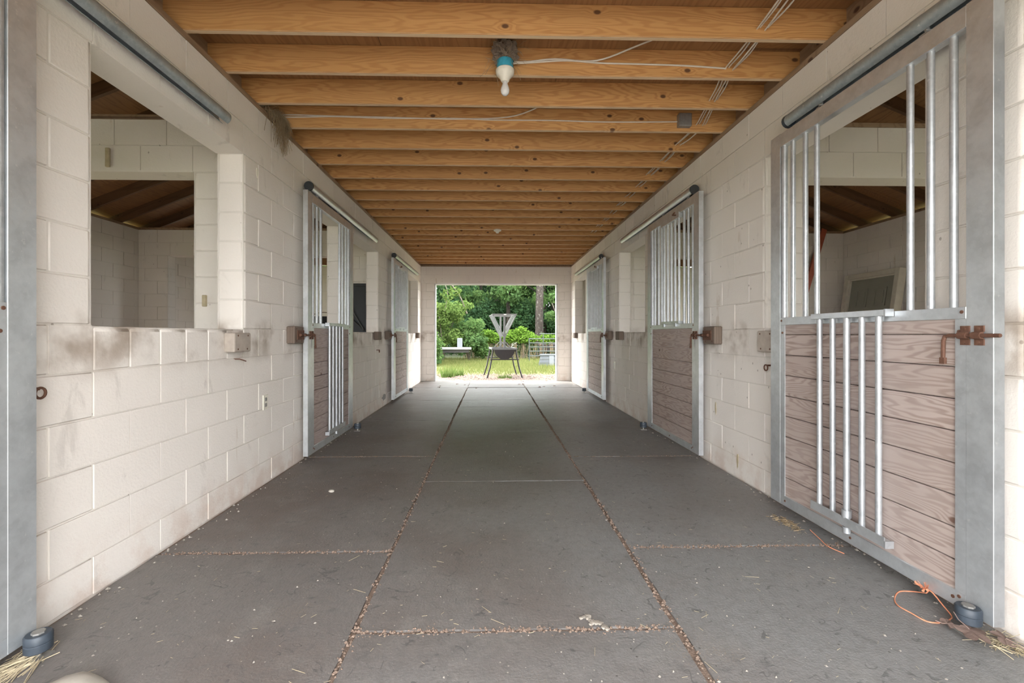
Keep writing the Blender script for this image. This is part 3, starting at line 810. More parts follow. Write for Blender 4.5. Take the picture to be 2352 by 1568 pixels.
def wall_ring(side, y, z, label):
    xf = XR if side > 0 else XL
    root = tag(empty('tie_ring', (xf, y, z)), label, 'tie ring')
    bm = bmesh.new(); cyl(bm, (side*.01, 0, 0), (-side*.04, 0, 0), .006, 8); done(bm, 'eye_bolt', 'rust', root, (0, 0, 0), True)
    bm = bmesh.new(); pts = [Vector((-side*(.045+.0*i), .020*math.sin(2*PI*i/16), -.016+.020*math.cos(2*PI*i/16))) for i in range(17)]
    tube(bm, pts, .005, 8, caps=False); done(bm, 'ring', 'rust', root, (0, 0, 0), True)
wall_ring(-1, 1.772, .945, 'rusty tie ring on the block wall beside the edge-channel door')
wall_ring(-1, 6.98, .92, 'rusty tie ring under the window with the black panel')
wall_ring(1, 3.17, .935, 'rusty tie ring behind the edge of the open lowered-gate door')
bm = bmesh.new(); tube(bm, [(XL-.01, 3.16, .985), (XL+.03, 3.165, .985), (XL+.05, 3.18, .975), (XL+.055, 3.20, .968)], .004, 6)
tag(done(bm, 'bent_nail', 'rust', None, None, True), 'bent rusty nail in the wall under the cream wooden block', 'nail')

# paint-bare patch and mortar drips
def chip(name, side, y, z, ry, rz, mat, par, seed=0):
    r_ = random.Random(seed); xf = XR if side > 0 else XL; n_ = 14; bm = bmesh.new()
    vs_ = []
    for i in range(n_):
        a = 2*PI*i/n_; k = r_.uniform(.6, 1.1)
        vs_.append((y+ry*k*math.cos(a), z+rz*k*math.sin(a)))
    A = [bm.verts.new((xf+side*.004, u, v)) for u, v in vs_]; B = [bm.verts.new((xf-side*.003, u, v)) for u, v in vs_]
    bm.faces.new(B)
    for i in range(n_): bm.faces.new((A[i], A[(i+1) % n_], B[(i+1) % n_], B[i]))
    done(bm, name, mat, par)
chip('bare_patch', -1, 7.46, .14, .16, .055, 'concrete', wall_left, 3)
chip('mortar_drip', -1, 3.46, 2.37, .012, .05, 'ceramic', wall_left, 4)
chip('mortar_drip', 1, 3.98, .50, .012, .055, 'straw', wall_right, 5)
chip('mortar_drip', 1, 3.62, .14, .014, .07, 'straw', wall_right, 6)
bm = bmesh.new(); box(bm, -.016, .016, -.02, 0, -.075, .075)
done(bm, 'wood_wedge', 'straw', None, (-3.02, 3.66, 2.545), False, .004); 
tag(bpy.data.objects['wood_wedge'], 'pale wooden cleat on the stall partition above its opening', 'cleat')
bm = bmesh.new(); box(bm, -.016, .016, -.022, 0, -.045, .045)
tag(done(bm, 'wood_cleat', 'straw', None, (-2.27, 3.66, 1.42), False, .004), 'pale wooden cleat on the partition pier seen through the wide open window', 'cleat')

# ------------------------------------------------------------------ lamps, boxes, cables, nests
lamp = tag(empty('ceiling_lamp', (.085, 2.955, 2.99)), 'bare bulb in a cream holder on a blue box under a mud nest', 'lamp')
bm = bmesh.new(); lathe(bm, [(.050, -.122), (.054, -.118), (.054, -.065), (.050, -.06)], (0, 0, 0), 20); done(bm, 'junction_box', 'bluebox', lamp, (0, 0, .0), True)
bm = bmesh.new(); lathe(bm, [(.022, -.196), (.027, -.190), (.034, -.172), (.056, -.152), (.060, -.135), (.060, -.122), (.054, -.116)], (0, 0, 0), 24); done(bm, 'lamp_holder', 'ceramic', lamp, (0, 0, 0), True)
bm = bmesh.new(); lathe(bm, [(.004, -.284), (.016, -.281), (.026, -.268), (.029, -.252), (.026, -.236), (.017, -.212), (.014, -.190)], (0, 0, 0), 20); done(bm, 'bulb', 'white', lamp, (0, 0, 0), True)
bm = bmesh.new(); box(bm, -.02, .02, .03, .087, -.10, -.07); done(bm, 'bracket', 'steelbox', lamp, (0, 0, 0))
lamp2 = tag(empty('ceiling_lamp', (.09, 7.51, JB+.0)), 'small white empty lamp holder on a joist halfway along the aisle', 'lamp')
bm = bmesh.new(); lathe(bm, [(.022, -.055), (.026, -.05), (.030, -.03), (.062, -.018), (.064, 0), (.06, .002)], (0, 0, 0), 20); done(bm, 'lamp_holder', 'ceramic', lamp2, (0, .02, 0), True)
bm = bmesh.new(); box(bm, -.03, .03, -.0, .035, -.002, .002); done(bm, 'base_plate', 'white', lamp2, (0, 0, 0))
# mud nest: lumpy half cup against the joist, plus hanging straw
bm = bmesh.new(); bmesh.ops.create_icosphere(bm, subdivisions=4, radius=1)
for v in bm.verts:
    q = v.co.copy(); k = 1+.22*math.sin(q.x*9+q.z*4)*math.sin(q.y*8)+.12*math.sin(q.z*23+q.x*17)+random.uniform(-.08, .08)
    v.co = Vector((q.x*.078*k, q.y*.060*k, q.z*.068*k+(.02 if q.z > 0 else 0)))
nest = tag(done(bm, 'bird_nest', 'mud', None, (.085, 2.975, 2.985), True), 'grey mud bird nest packed above the blue lamp box', 'nest')
def strands(name, mat, n_, cen, spread, length, droop, r=.0014, parent=None, flat=False, seed=1, dirs=None):
    rr = random.Random(seed); bm = bmesh.new()
    for i in range(n_):
        p = Vector([cen[k]+rr.gauss(0, spread[k]) for k in range(3)])
        if flat: p.z = cen[2]+abs(rr.gauss(0, spread[2]))
        d = Vector((rr.gauss(0, 1), rr.gauss(0, 1), rr.gauss(0, .12) if flat else rr.gauss(0, .8))).normalized()
        if dirs: d = (Vector(dirs)+d*.55).normalized()
        L_ = length*rr.uniform(.4, 1.3); q = p+d*L_*.5+Vector((0, 0, -droop*L_*.25)); e = p+d*L_+Vector((0, 0, -droop*L_))
        if flat: q.z = max(q.z, cen[2]); e.z = max(e.z, cen[2])
        tube(bm, [p, q, e], r*rr.uniform(.6, 1.4), 3, caps=False)
    return stuff(done(bm, name, mat, parent))
strands('nest_straw', 'hay', 90, (0, -.01, .0), (.05, .035, .05), .09, .5, .0012, nest, seed=3)
rh = random.Random(5); bm = bmesh.new()
for i in range(340):
    y0 = 3.83-abs(rh.gauss(0, .11)); y0 = max(3.51, y0); zr = JB+abs(rh.gauss(.02, .025))
    p = Vector((XL-rh.uniform(.0, .10), y0, zr)); q = Vector((XL+.012+rh.uniform(0, .05), y0+rh.gauss(0, .02), zr+rh.uniform(-.004, .03)))
    L_ = rh.uniform(.04, .15) if i % 3 else rh.uniform(.14, .30); e1 = q+Vector((rh.uniform(0, .035), rh.gauss(0, .02), -L_*.45)); e2 = Vector((max(XL+.012, e1.x+rh.gauss(.0, .02)), e1.y+rh.gauss(0, .03), e1.z-L_*.55))
    for v_ in (q, e1): v_.y = min(3.845, max(3.495, v_.y))
    tube(bm, [p, q, e1, e2], .0013*rh.uniform(.6, 1.4), 3, caps=False)
hay = stuff(done(bm, 'hay_tuft', 'hay'))
tag(hay, 'tuft of dry hay hanging from a gap at the wall head under the joists', 'hay')
jb = tag(empty('junction_box', (1.635, 3.83, 2.972)), 'grey steel junction box fixed to a joist', 'junction box')
bm = bmesh.new(); box(bm, -.055, .055, -.025, .025, -.055, .055); done(bm, 'body', 'steelbox', jb, (0, 0, 0), False, .004)
bm = bmesh.new(); box(bm, -.05, .05, -.030, -.024, -.05, .05); done(bm, 'cover', 'steelbox', jb, (0, 0, 0), False, .002)
def smooth_path(pts, n_=6):
    P = [Vector(p) for p in pts]; out = []
    for i in range(len(P)-1):
        p0, p1, p2, p3 = P[max(i-1, 0)], P[i], P[i+1], P[min(i+2, len(P)-1)]
        for k in range(n_):
            t = k/n_
            out.append(.5*((2*p1)+(p2-p0)*t+(2*p0-5*p1+4*p2-p3)*t*t+(3*p1-p0-3*p2+p3)*t**3))
    out.append(P[-1]); return out
def cable(pts, label, r=.0055, grp='cream ceiling cables'):
    bm = bmesh.new(); tube(bm, smooth_path(pts), r, 8)
    return tag(done(bm, 'electric_cable', 'cable', None, None, True), label, 'cable', grp)
f1 = 3.0414-.008; f3 = 3.8542-.008
cable([(.13, f1-.06, 2.925), (.25, f1-.004, 2.965), (.5, f1, 2.985), (.72, f1, 2.972), (1.0, f1, 2.968), (1.3, f1, 2.962), (1.58, f1, 2.947)], 'cream cable clipped along the joist from the blue lamp box')
cable([(.13, f1-.07, 2.93), (.24, f1-.006, 2.97), (.42, f1-.004, 2.992), (.7, f1-.006, 2.985), (.95, f1-.12, 3.02), (1.25, f1-.26, 3.072)], 'cream cable rising from the blue lamp box to the deck')
cable([(XL-.10, f3, 2.985), (-1.66, f3, 2.99), (-1.4, f3, 2.985), (-1.0, f3, 2.98), (-.5, f3, 2.972), (-.25, f3, 2.972), (.2, f3-.01, 3.0), (.55, f3-.2, 3.072)], 'cream cable on the hay-tuft joist that climbs to the deck')
cable([(XL-.10, f3, 2.968), (-1.62, f3, 2.972), (-1.3, f3, 2.98), (-.9, f3, 2.971), (-.3, f3, 2.975), (.0, f3, 2.966), (.5, f3, 2.968), (.95, f3, 2.96), (1.58, f3, 2.968)], 'cream cable running level from the hay tuft to the grey box')
for k, (dx, dz) in enumerate(((-.035, .0), (-.012, .012), (.014, -.004), (.036, .008))):
    pts = [(float(np.interp(yj, [2.2, 2.63, 3.04, 3.45, 3.85, 4.26], [1.56, 1.585, 1.61, 1.70, 1.785, 1.77]))+dx+random.uniform(-.008, .008), yj+JT/2, 2.945+dz+random.uniform(-.004, .004)) for yj in JY[2:22]]
    full = []
    for a, b in zip(pts[:-1], pts[1:]):
        full += [a, ((a[0]+b[0])/2+random.uniform(-.012, .012), (a[1]+b[1])/2, (a[2]+b[2])/2+random.uniform(-.012, .006)-.004)]
    cable(full, 'cream cable threaded through the joists in the bundle by the wall', .0048, 'cables threaded through the joists')

# ------------------------------------------------------------------ litter on the aisle floor
rr = random.Random(11); bm = bmesh.new()
def bit(bm, x, y, z, L_, wd, a):
    m = Matrix.Translation((x, y, z)) @ Matrix.Rotation(a, 4, 'Z') @ Matrix.Rotation(rr.uniform(-.04, .04), 4, 'Y')
    box(bm, -L_/2, L_/2, -wd/2, wd/2, 0, wd*.7, m)
for i in range(520):
    y = 1.35+10*rr.random()**1.9; x = rr.uniform(XL+.05, XR-.05)
    bit(bm, x, y, .001, rr.uniform(.006, .026), rr.uniform(.0007, .0013), rr.uniform(0, PI))
for i in range(14):
    bit(bm, rr.uniform(-1.0, 1.9), rr.uniform(1.4, 2.6), .002, rr.uniform(.03, .07), .0013, rr.uniform(0, PI))
stuff(tag(done(bm, 'straw_litter', 'straw'), 'loose straw bits scattered over the rubber aisle mats', 'straw'))
bm = bmesh.new()
def crumb(bm, x, y, z, r_):
    m = Matrix.Translation((x, y, z)) @ Matrix.Rotation(rr.uniform(0, 6), 4, 'Z') @ Matrix.Diagonal((r_, r_*rr.uniform(.6, 1), r_*rr.uniform(.5, .8), 1))
    co = [(1,0,0),(0,1,0),(-1,0,0),(0,-1,0),(0,0,1),(0,0,-1)]
    v = [bm.verts.new(m @ Vector(c)) for c in co]
    for f in ((0,1,4),(1,2,4),(2,3,4),(3,0,4),(1,0,5),(2,1,5),(3,2,5),(0,3,5)): bm.faces.new([v[i] for i in f])
for i in range(420):
    y = 1.4+9.8*rr.random()**1.7; crumb(bm, rr.uniform(XL+.05, XR-.05), y, .001, rr.uniform(.002, .007))
for i in range(260):   # along the feet of the walls
    y = 1.7+9.5*rr.random()**1.5; s_ = rr.choice((-1, 1)); xw = XL+.02 if s_ < 0 else XR-.02
    crumb(bm, xw-s_*abs(rr.gauss(0, .035)), y, .002, rr.uniform(.004, .011))
stuff(tag(done(bm, 'floor_grit', 'grit'), 'small pale grit and crumbs strewn over the aisle floor', 'grit'))
bm = bmesh.new()   # earth packed in the mat joints
for (x0, y0, x1, y1, wd, n_) in ((-.535, .6, -.535, 11.3, .014, 1000), (.735, .6, .735, 11.3, .013, 1000), (XL+.03, 2.44, -.55, 2.44, .012, 260), (-.52, 1.777, .72, 1.775, .020, 420),
                              (.75, 2.453, XR-.05, 2.453, .015, 380), (.75, 4.297, XR-.05, 4.297, .010, 200), (XL+.03, 4.34, -.55, 4.34, .010, 200)):
    for i in range(n_):
        t = rr.random(); 
        if abs(y1-y0) > 3: t = t**1.8
        px_, py_ = x0+(x1-x0)*t, y0+(y1-y0)*t
        k = rr.gauss(0, wd)
        crumb(bm, px_+(k if abs(y1-y0) > 1 else 0), py_+(k if abs(y1-y0) <= 1 else 0), -.004-abs(k)*.1, rr.uniform(.004, .012))
stuff(tag(done(bm, 'joint_dirt', 'dirt'), 'brown dirt and chaff packed in the joints between the rubber mats', 'dirt'))
bm = bmesh.new()
for i in range(16):
    t = rr.random(); q = bmesh.ops.create_icosphere(bm, subdivisions=1, radius=rr.uniform(.006, .014))['verts']
    c = Vector((.385+.05*t+rr.gauss(0, .012), 1.845-.08*t+rr.gauss(0, .008), .004))
    for v in q: v.co = Vector((v.co.x*1.2, v.co.y, v.co.z*.6))*rr.uniform(.8, 1.2)+c
tag(done(bm, 'crumbly_lumps', 'lump', None, None, True), 'pale crumbly lumps on the middle mat near its ragged joint', 'lumps')
bm = bmesh.new(); bmesh.ops.create_icosphere(bm, subdivisions=2, radius=1)
for v in bm.verts: v.co = Vector((v.co.x*.020, v.co.y*.016, v.co.z*.012))*(1+random.uniform(-.12, .12))
tag(done(bm, 'pebble', 'stone', None, (-1.175, 3.36, .008), True), 'single pale pebble on the mat before the lowered-gate closed door', 'pebble')
# stone at the very front of the aisle
bm = bmesh.new(); bmesh.ops.create_icosphere(bm, subdivisions=3, radius=1)
for v in bm.verts:
    q = v.co.copy(); v.co = Vector((q.x*.13, q.y*.10, max(q.z, -.3)*.062))*(1+.06*math.sin(q.x*5+q.y*3)+random.uniform(-.01, .01))
tag(done(bm, 'flat_stone', 'stone', None, (-1.315, 1.43, .0165), True), 'pale rounded flat stone lying on the mat by the edge-channel door', 'stone')
# straw piles by the doors
tag(strands('straw_pile', 'straw', 110, (XL+.12, 1.64, .002), (.035, .05, .008), .09, .1, .0014, None, True, 21, (-.15, -1, 0)), 'small heap of straw by the roller under the wide window wall', 'straw')
tag(strands('straw_pile', 'straw', 120, (XR-.085, 1.64, .002), (.035, .035, .008), .06, .1, .0013, None, True, 22), 'small heap of straw and chaff beside the dead leaf', 'straw')
tag(strands('straw_pile', 'hay', 120, (1.80, 2.74, .002), (.02, .06, .004), .03, .1, .0016, None, True, 23), 'thin dark chaff under the edge of the open lowered-gate door', 'straw')
# dead leaf with lobes
def leaf_obj(x, y, z, s_, rot, label, name='dead_leaf'):
    root = tag(empty(name, (x, y, z+s_*.28)), label, 'leaf'); root.rotation_euler = (Matrix.Rotation(.30, 3, 'X') @ Matrix.Rotation(rot, 3, 'Z')).to_euler()
    bm = bmesh.new(); out = []; n_ = 40
    for i in range(n_):
        a = 2*PI*i/n_; r_ = s_*(.62+.38*abs(math.cos(2.5*a)))*(.9 if abs(a-PI) > .5 else .55)
        out.append(bm.verts.new((r_*math.cos(a), r_*math.sin(a)*.85,   .006*math.sin(a*2.5)+.004)))
    c = bm.verts.new((0, 0, .006))
    for i in range(n_): bm.faces.new((c, out[i], out[(i+1) % n_]))
    bmesh.ops.solidify(bm, geom=list(bm.faces), thickness=.0012)
    done(bm, 'blade', 'deadleaf', root, (0, 0, 0), True)
    bm = bmesh.new(); tube(bm, [(-s_*.1, 0, .008), (-s_*.7, .01, .010), (-s_*1.1, .03, .014)], .0016, 6); done(bm, 'stalk', 'deadleaf', root, (0, 0, 0), True)
leaf_obj(1.80, 1.668, .016, .062, -1.2, 'lobed brown dead leaf on the straw at the foot of the open door')
leaf_obj(1.775, 1.735, .012, .030, .6, 'curled small brown leaf tucked against the roller')
leaf_obj(1.895, 1.640, .012, .042, 2.4, 'brown leaf lying in the straw against the block wall foot')
# orange twine loop
tw = tag(empty('twine_loop', (1.70, 1.80, .004)), 'loop of orange baling twine with a frayed knot by the open door', 'twine')
bm = bmesh.new()
pts = [(1.877, 1.922, 0.035), (1.877, 1.985, 0.004), (1.822, 1.992, 0.003), (1.759, 1.946, 0.003), (1.721, 1.89, 0.003), (1.727, 1.834, 0.003), (1.745, 1.783, 0.003), (1.802, 1.774, 0.003), (1.844, 1.789, 0.003), (1.876, 1.814, 0.003), (1.877, 1.848, 0.026), (1.877, 1.882, 0.046), (1.877, 1.907, 0.052), (1.877, 1.922, 0.035)]
tube(bm, smooth_path([(x-1.70, y-1.80, z-.004+.002*math.sin(i*1.7)) for i, (x, y, z) in enumerate(pts)]), .0025, 6); done(bm, 'cord', 'twine', tw, (0, 0, 0), True)
bm = bmesh.new(); kx, ky, kz = .176, 0.126, 0.047
tube(bm, [(kx-.015, ky-.005, kz-.006), (kx, ky+.005, kz), (kx+.010, ky-.005, kz-.004), (kx-.003, ky-.012, kz+.002)], .005, 6)
for i in range(26):
    a = rr.uniform(0, 2*PI); tube(bm, [(kx, ky, kz), (kx-.010+.012*math.cos(a), ky+.014*math.sin(a), kz+.010), (kx-.018+.020*math.cos(a), ky+.026*math.sin(a), kz+.012+rr.uniform(0, .018))], .0010, 4, caps=False)
done(bm, 'frayed_knot', 'twine', tw, (0, 0, 0), True)
bm = bmesh.new(); tube(bm, smooth_path([(1.862, 2.62, .01), (1.835, 2.50, .008), (1.82, 2.42, .006), (1.845, 2.34, .005)]), .0022, 6)
tag(done(bm, 'twine_strand', 'twine', None, None, True), 'short end of orange twine showing under the open door', 'twine')
# leaf scraps near the far doorway
bm0 = bmesh.new(); n_ = 9
o_ = [bm0.verts.new((.03*math.cos(2*PI*i/n_)*random.uniform(.6, 1), .022*math.sin(2*PI*i/n_)*random.uniform(.6, 1), .008*math.sin(i*2.1)+.006)) for i in range(n_)]
bm0.faces.new(o_); bmesh.ops.triangulate(bm0, faces=list(bm0.faces)); bmesh.ops.solidify(bm0, geom=list(bm0.faces), thickness=.002)
sme = bpy.data.meshes.new('leaf_scrap'); bm0.to_mesh(sme); bm0.free(); sme.materials.append(M['deadleaf'])
for i in range(16):
    o = link('leaf_scrap', sme, None, None, (rr.uniform(.2, 1.85) if i % 3 else rr.uniform(-1.6, .2), rr.uniform(9.6, 11.3), .012)); o.rotation_euler = (0, 0, rr.uniform(0, 6)); o.scale = (rr.uniform(.6, 1.5),)*3
    tag(o, 'dark curled leaf scrap on the dusty floor by the far doorway', 'leaf', 'leaf scraps by the far doorway')

# ------------------------------------------------------------------ things inside the stalls
# red ladder leaning in the corner
ld = tag(empty('ladder', (4.42, 7.055, 0)), 'red fibreglass ladder leaning inside the stall beyond the open door', 'ladder')
topv = Vector((1.03, .25, 2.86)); 
for dy, dx in ((-.10, -.10), (.18, .08)):
    bm = bmesh.new(); a = Vector((dx, dy, -.01)); b = a+topv; d = (b-a).normalized()
    s1 = d.cross(Vector((0, 1, 0))).normalized()*.042; s2 = d.cross(s1).normalized()*.014
    q = [bm.verts.new(p+u*s1+v*s2) for p in (a, b) for u, v in ((-1, -1), (1, -1), (1, 1), (-1, 1))]
    for f in ((0,1,2,3),(7,6,5,4),(0,4,5,1),(1,5,6,2),(2,6,7,3),(3,7,4,0)): bm.faces.new([q[i] for i in f])
    done(bm, 'side_rail', 'redladder', ld, (0, 0, 0))
for k in range(9):
    t = .08+k*.105; a = Vector((-.10, -.10, 0))+topv*t; b = Vector((.08, .18, 0))+topv*t
    bm = bmesh.new(); cyl(bm, a, b, .016, 10); done(bm, 'rung', 'alu', ld, (0, 0, 0), True)
# door in its frame leaning on the outer wall
th_ = math.atan(.30/2.08)
dr = tag(empty('leaning_door', (XOR-.42, 6.82, -.012), (0, th_, 0)), 'old panelled door in a cream frame leaning inside the stall', 'door')
hw, hh = .50, 2.15
for nm, a in (('frame_jamb', (-hw, -hw+.075, 0, hh)), ('frame_jamb', (hw-.075, hw, 0, hh)), ('frame_head', (-hw+.075, hw-.075, hh-.075, hh))):
    bm = bmesh.new(); box(bm, 0, .11, a[0], a[1], a[2], a[3]); done(bm, nm, 'oldframe', dr, (0, 0, 0), False, .004)
for a in ((-hw+.075, -hw+.095, 0, hh-.075), (hw-.095, hw-.075, 0, hh-.075), (-hw+.095, hw-.095, hh-.095, hh-.075)):
    bm = bmesh.new(); box(bm, .03, .10, *a); done(bm, 'door_stop', 'oldframe', dr, (0, 0, 0))
bm = bmesh.new(); box(bm, .055, .095, -hw+.09, hw-.09, .01, hh-.09); slab = done(bm, 'slab', 'doorpaint', dr, (0, 0, 0))
for yy in (-.17, .17):
    for z0, z1 in ((.22, .78), (.92, 1.48), (1.62, 1.90)):
        bm = bmesh.new()
        ya, yb = yy-.105, yy+.105
        for b_ in ((ya, yb, z0, z0+.022), (ya, yb, z1-.022, z1), (ya, ya+.022, z0, z1), (yb-.022, yb, z0, z1)): box(bm, .048, .056, *b_)
        box(bm, .050, .056, ya+.045, yb-.045, z0+.045, z1-.045)
        done(bm, 'panel', 'doorpaint', slab, (0, 0, 0), False)
# black panel standing behind the far window jamb
bp = tag(empty('black_panel', (-2.27, 7.36, -.012), (math.radians(-3.2), 0, 0)), 'black framed panel with diagonal braces standing inside the window', 'panel')
hw, hh = .30, 2.0
for nm, a in (('frame_post', (-hw, -hw+.06, 0, hh)), ('frame_post', (hw-.06, hw, 0, hh+.035)), ('frame_rail', (-hw+.06, hw-.06, hh-.05, hh)), ('frame_rail', (-hw+.06, hw-.06, 0, .06)), ('frame_rail', (-hw+.06, hw-.06, 1.14, 1.20))):
    bm = bmesh.new(); box(bm, a[0], a[1], -.035, .035, a[2], a[3]); done(bm, nm, 'charcoal', bp, (0, 0, 0), False, .003)
bm = bmesh.new(); box(bm, -hw+.05, hw-.05, .0, .012, .03, hh-.03); done(bm, 'sheet', 'blackrub', bp, (0, 0, 0))
for a, b in (((-.20, 1.92), (.20, 1.24)), ((-.20, 1.60), (.20, 1.24))):
    bm = bmesh.new(); tube(bm, [(a[0], -.010, a[1]), (b[0], -.010, b[1])], .014, 6); done(bm, 'brace', 'charcoal', bp, (0, 0, 0), True)
# dark tub on the partition sill
tb = tag(empty('feed_tub', (-2.78, 7.595, SILL)), 'dark rubber feed tub on the partition sill behind the barred door', 'tub')
bm = bmesh.new(); lathe(bm, [(.17, 0), (.18, .005), (.205, .24), (.215, .25), (.205, .258), (.195, .25), (.17, .02)], (0, 0, 0), 24); done(bm, 'body', 'charcoal', tb, (0, 0, 0), True)
bm = bmesh.new(); pts = [(.21*math.cos(a), .0, .24+.09*math.sin(a)) for a in [PI*i/10 for i in range(11)]]; tube(bm, pts, .006, 6); done(bm, 'handle', 'rust', tb, (0, 0, 0), True)

# ------------------------------------------------------------------ the yard behind the barn
nx, ny = 60, 90; co = []; fs = []
for j in range(ny+1):
    for i in range(nx+1):
        x = -60+120*i/nx; y = YB+TH+.02+((j/ny)**1.8)*110; d_ = min(1, max(0, (y-YB-.5)/2))
        co.append((x, y, -.035-.02*d_+.05*d_*math.sin(x*.9+y*.6)*math.sin(y*.45)))
for j in range(ny):
    for i in range(nx): a = j*(nx+1)+i; fs.append((a, a+1, a+nx+2, a+nx+1))
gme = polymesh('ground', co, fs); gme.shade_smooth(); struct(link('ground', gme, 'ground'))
# the ground at the sides and before the barn, a pale gravel yard
bm = bmesh.new()
box(bm, XOL-TH, XOR+TH, -70, YF-.3, -.3, -.035)
struct(done(bm, 'ground_forecourt', 'concrete'))
bm = bmesh.new()
for b_ in ((-60, XOL-TH, -70, YB+TH+.02), (XOR+TH, 60, -70, YB+TH+.02)): box(bm, b_[0], b_[1], b_[2], b_[3], -.3, -.035)
struct(done(bm, 'ground_paddock', 'paddock'))

def leaf_cloud(name, blobs, n_, size, mat, up=.35, seed=0):
    r_ = np.random.default_rng(seed)
    wts = np.array([b[3]*b[4]*b[5] for b in blobs])**(2/3); wts /= wts.sum()
    idx = r_.choice(len(blobs), n_, p=wts); B = np.array(blobs)[idx]
    d = r_.normal(size=(n_, 3)); d /= np.linalg.norm(d, axis=1)[:, None]
    rad = r_.uniform(.55, 1.05, n_)[:, None]*(1+.18*np.sin(d[:, :1]*7+B[:, :1]*3)*np.sin(d[:, 2:]*6))
    c = B[:, :3]+d*B[:, 3:6]*rad
    nrm = d*.6+r_.normal(size=(n_, 3))*.7+np.array([0, 0, up]); nrm /= np.linalg.norm(nrm, axis=1)[:, None]
    t = np.cross(nrm, r_.normal(size=(n_, 3))); t /= np.linalg.norm(t, axis=1)[:, None]; b = np.cross(nrm, t)
    s_ = (size*r_.uniform(.6, 1.3, n_))[:, None]
    V = np.empty((n_, 4, 3)); V[:, 0] = c-t*s_; V[:, 1] = c+b*s_*.48-nrm*s_*.12; V[:, 2] = c+t*s_; V[:, 3] = c-b*s_*.48-nrm*s_*.12
    me = bpy.data.meshes.new(name); me.vertices.add(n_*4); me.vertices.foreach_set('co', V.reshape(-1))
    me.loops.add(n_*4); me.loops.foreach_set('vertex_index', np.arange(n_*4, dtype=np.int32))
    me.polygons.add(n_); me.polygons.foreach_set('loop_start', np.arange(0, n_*4, 4, dtype=np.int32)); me.polygons.foreach_set('loop_total', np.full(n_, 4, dtype=np.int32))
    me.update(); me.validate(); me.materials.append(M[mat]); return me
def trunk_mesh(h, r0, seed, branches=7, lean=.0):
    rr_ = random.Random(seed); bm = bmesh.new(); pts = [(lean*t*t*h*.2+rr_.uniform(-.03, .03)*t*h*.2, rr_.uniform(-.03, .03)*t*h*.2, t*h) for t in [i/9 for i in range(10)]]
    tube(bm, pts, r0, 10, [r0*(1.25 if i == 0 else 1-.07*i) for i in range(10)])
    for k in range(branches):
        t = rr_.uniform(.3, .95); p = Vector(pts[int(t*9)]); a = rr_.uniform(0, 2*PI); L_ = h*rr_.uniform(.15, .3)
        q = p+Vector((math.cos(a), math.sin(a), .5))*L_*.5; e = p+Vector((math.cos(a), math.sin(a), .35))*L_
        tube(bm, [p, q, e], r0*.3, 6, [r0*.35, r0*.22, r0*.06])
    bmesh.ops.recalc_face_normals(bm, faces=list(bm.faces)); me = bpy.data.meshes.new('trunk'); bm.to_mesh(me); bm.free(); me.shade_smooth(); me.materials.append(M['bark']); return me
def blobs_tree(seed, h, w_, n_, zlo=.12):
    rr_ = random.Random(seed); out = []
    for i in range(n_):
        z = h*(zlo+(1-zlo)*rr_.random()); k = w_*(1-.55*(z/h)**2)
        a = rr_.uniform(0, 2*PI); d_ = k*math.sqrt(rr_.random()); s_ = rr_.uniform(.55, 1.15)
        out.append((d_*math.cos(a), d_*math.sin(a), z, s_*1.1, s_*1.1, s_*.75))
    return out
TF = [leaf_cloud('foliage', blobs_tree(s_, 9.5, 3.0, 30), 10000, .13, m_, seed=s_) for s_, m_ in ((1, 'leaf2'), (2, 'leaf3'), (3, 'leaf2'), (4, 'leaf3'))]
TT = [trunk_mesh(9.0, r_, s_) for r_, s_ in ((.16, 1), (.20, 2), (.13, 3), (.15, 4))]
spots = []
for row, (y, n_, off) in enumerate(((27.5, 5, 0), (32, 6, 1.7), (38, 7, .5), (44, 6, 2.1))):
    for k in range(n_): spots.append((row, (k-(n_-1)/2)*4.6+off+rr.uniform(-1, 1), y+rr.uniform(-1.2, 1.2)))
spots += [(2, .6, 35.2), (2, 2.6, 34.6), (2, -1.6, 35.5), (2, 4.6, 35.6), (3, 1.2, 47), (3, -2.4, 47.5), (3, 4.2, 47.2)]
fixed = [(2.64, 25.2), (1.05, 29.0)]
for i, (row, x, y) in enumerate(spots):
    while any((x-a)**2+(y-b)**2 < 2.4**2 for a, b in fixed): x += .5; y += .25
    fixed.append((x, y)); spots[i] = (row, x, y)
TL = ['mid-green leafy tree in the front edge of the wood', 'dark green tree standing within the wood behind the front edge']
for i, (row, x, y) in enumerate(spots):
    v = (i*3+row) % 4
    if row >= 2 and v in (0, 2): v += 1
    root = tag(empty('tree', (x, y, -.05), (0, 0, rr.uniform(0, 6))), TL[0] if v in (0, 2) else TL[1], 'tree', 'trees of the wood behind the yard')
    root.scale = ((1, 1, rr.uniform(.9, 1.25)) if row < 3 else (1.35, 1.35, 1.35))
    link('trunk', TT[v], None, root); stuff(link('foliage', TF[v], None, root))
for s_, lab in ((-1, 'leafy tree beyond the paddock on the wide-window side of the barn'), (1, 'leafy tree beyond the paddock on the lowered-gate door side of the barn')):
    for k in range(4):
        v = (k+1) % 4; root = tag(empty('tree', (s_*(19+rr.uniform(-1, 1)), -1+5.2*k, -.05), (0, 0, rr.uniform(0, 6))), lab, 'tree', 'trees beside the paddocks')
        link('trunk', TT[v], None, root); stuff(link('foliage', TF[v], None, root))
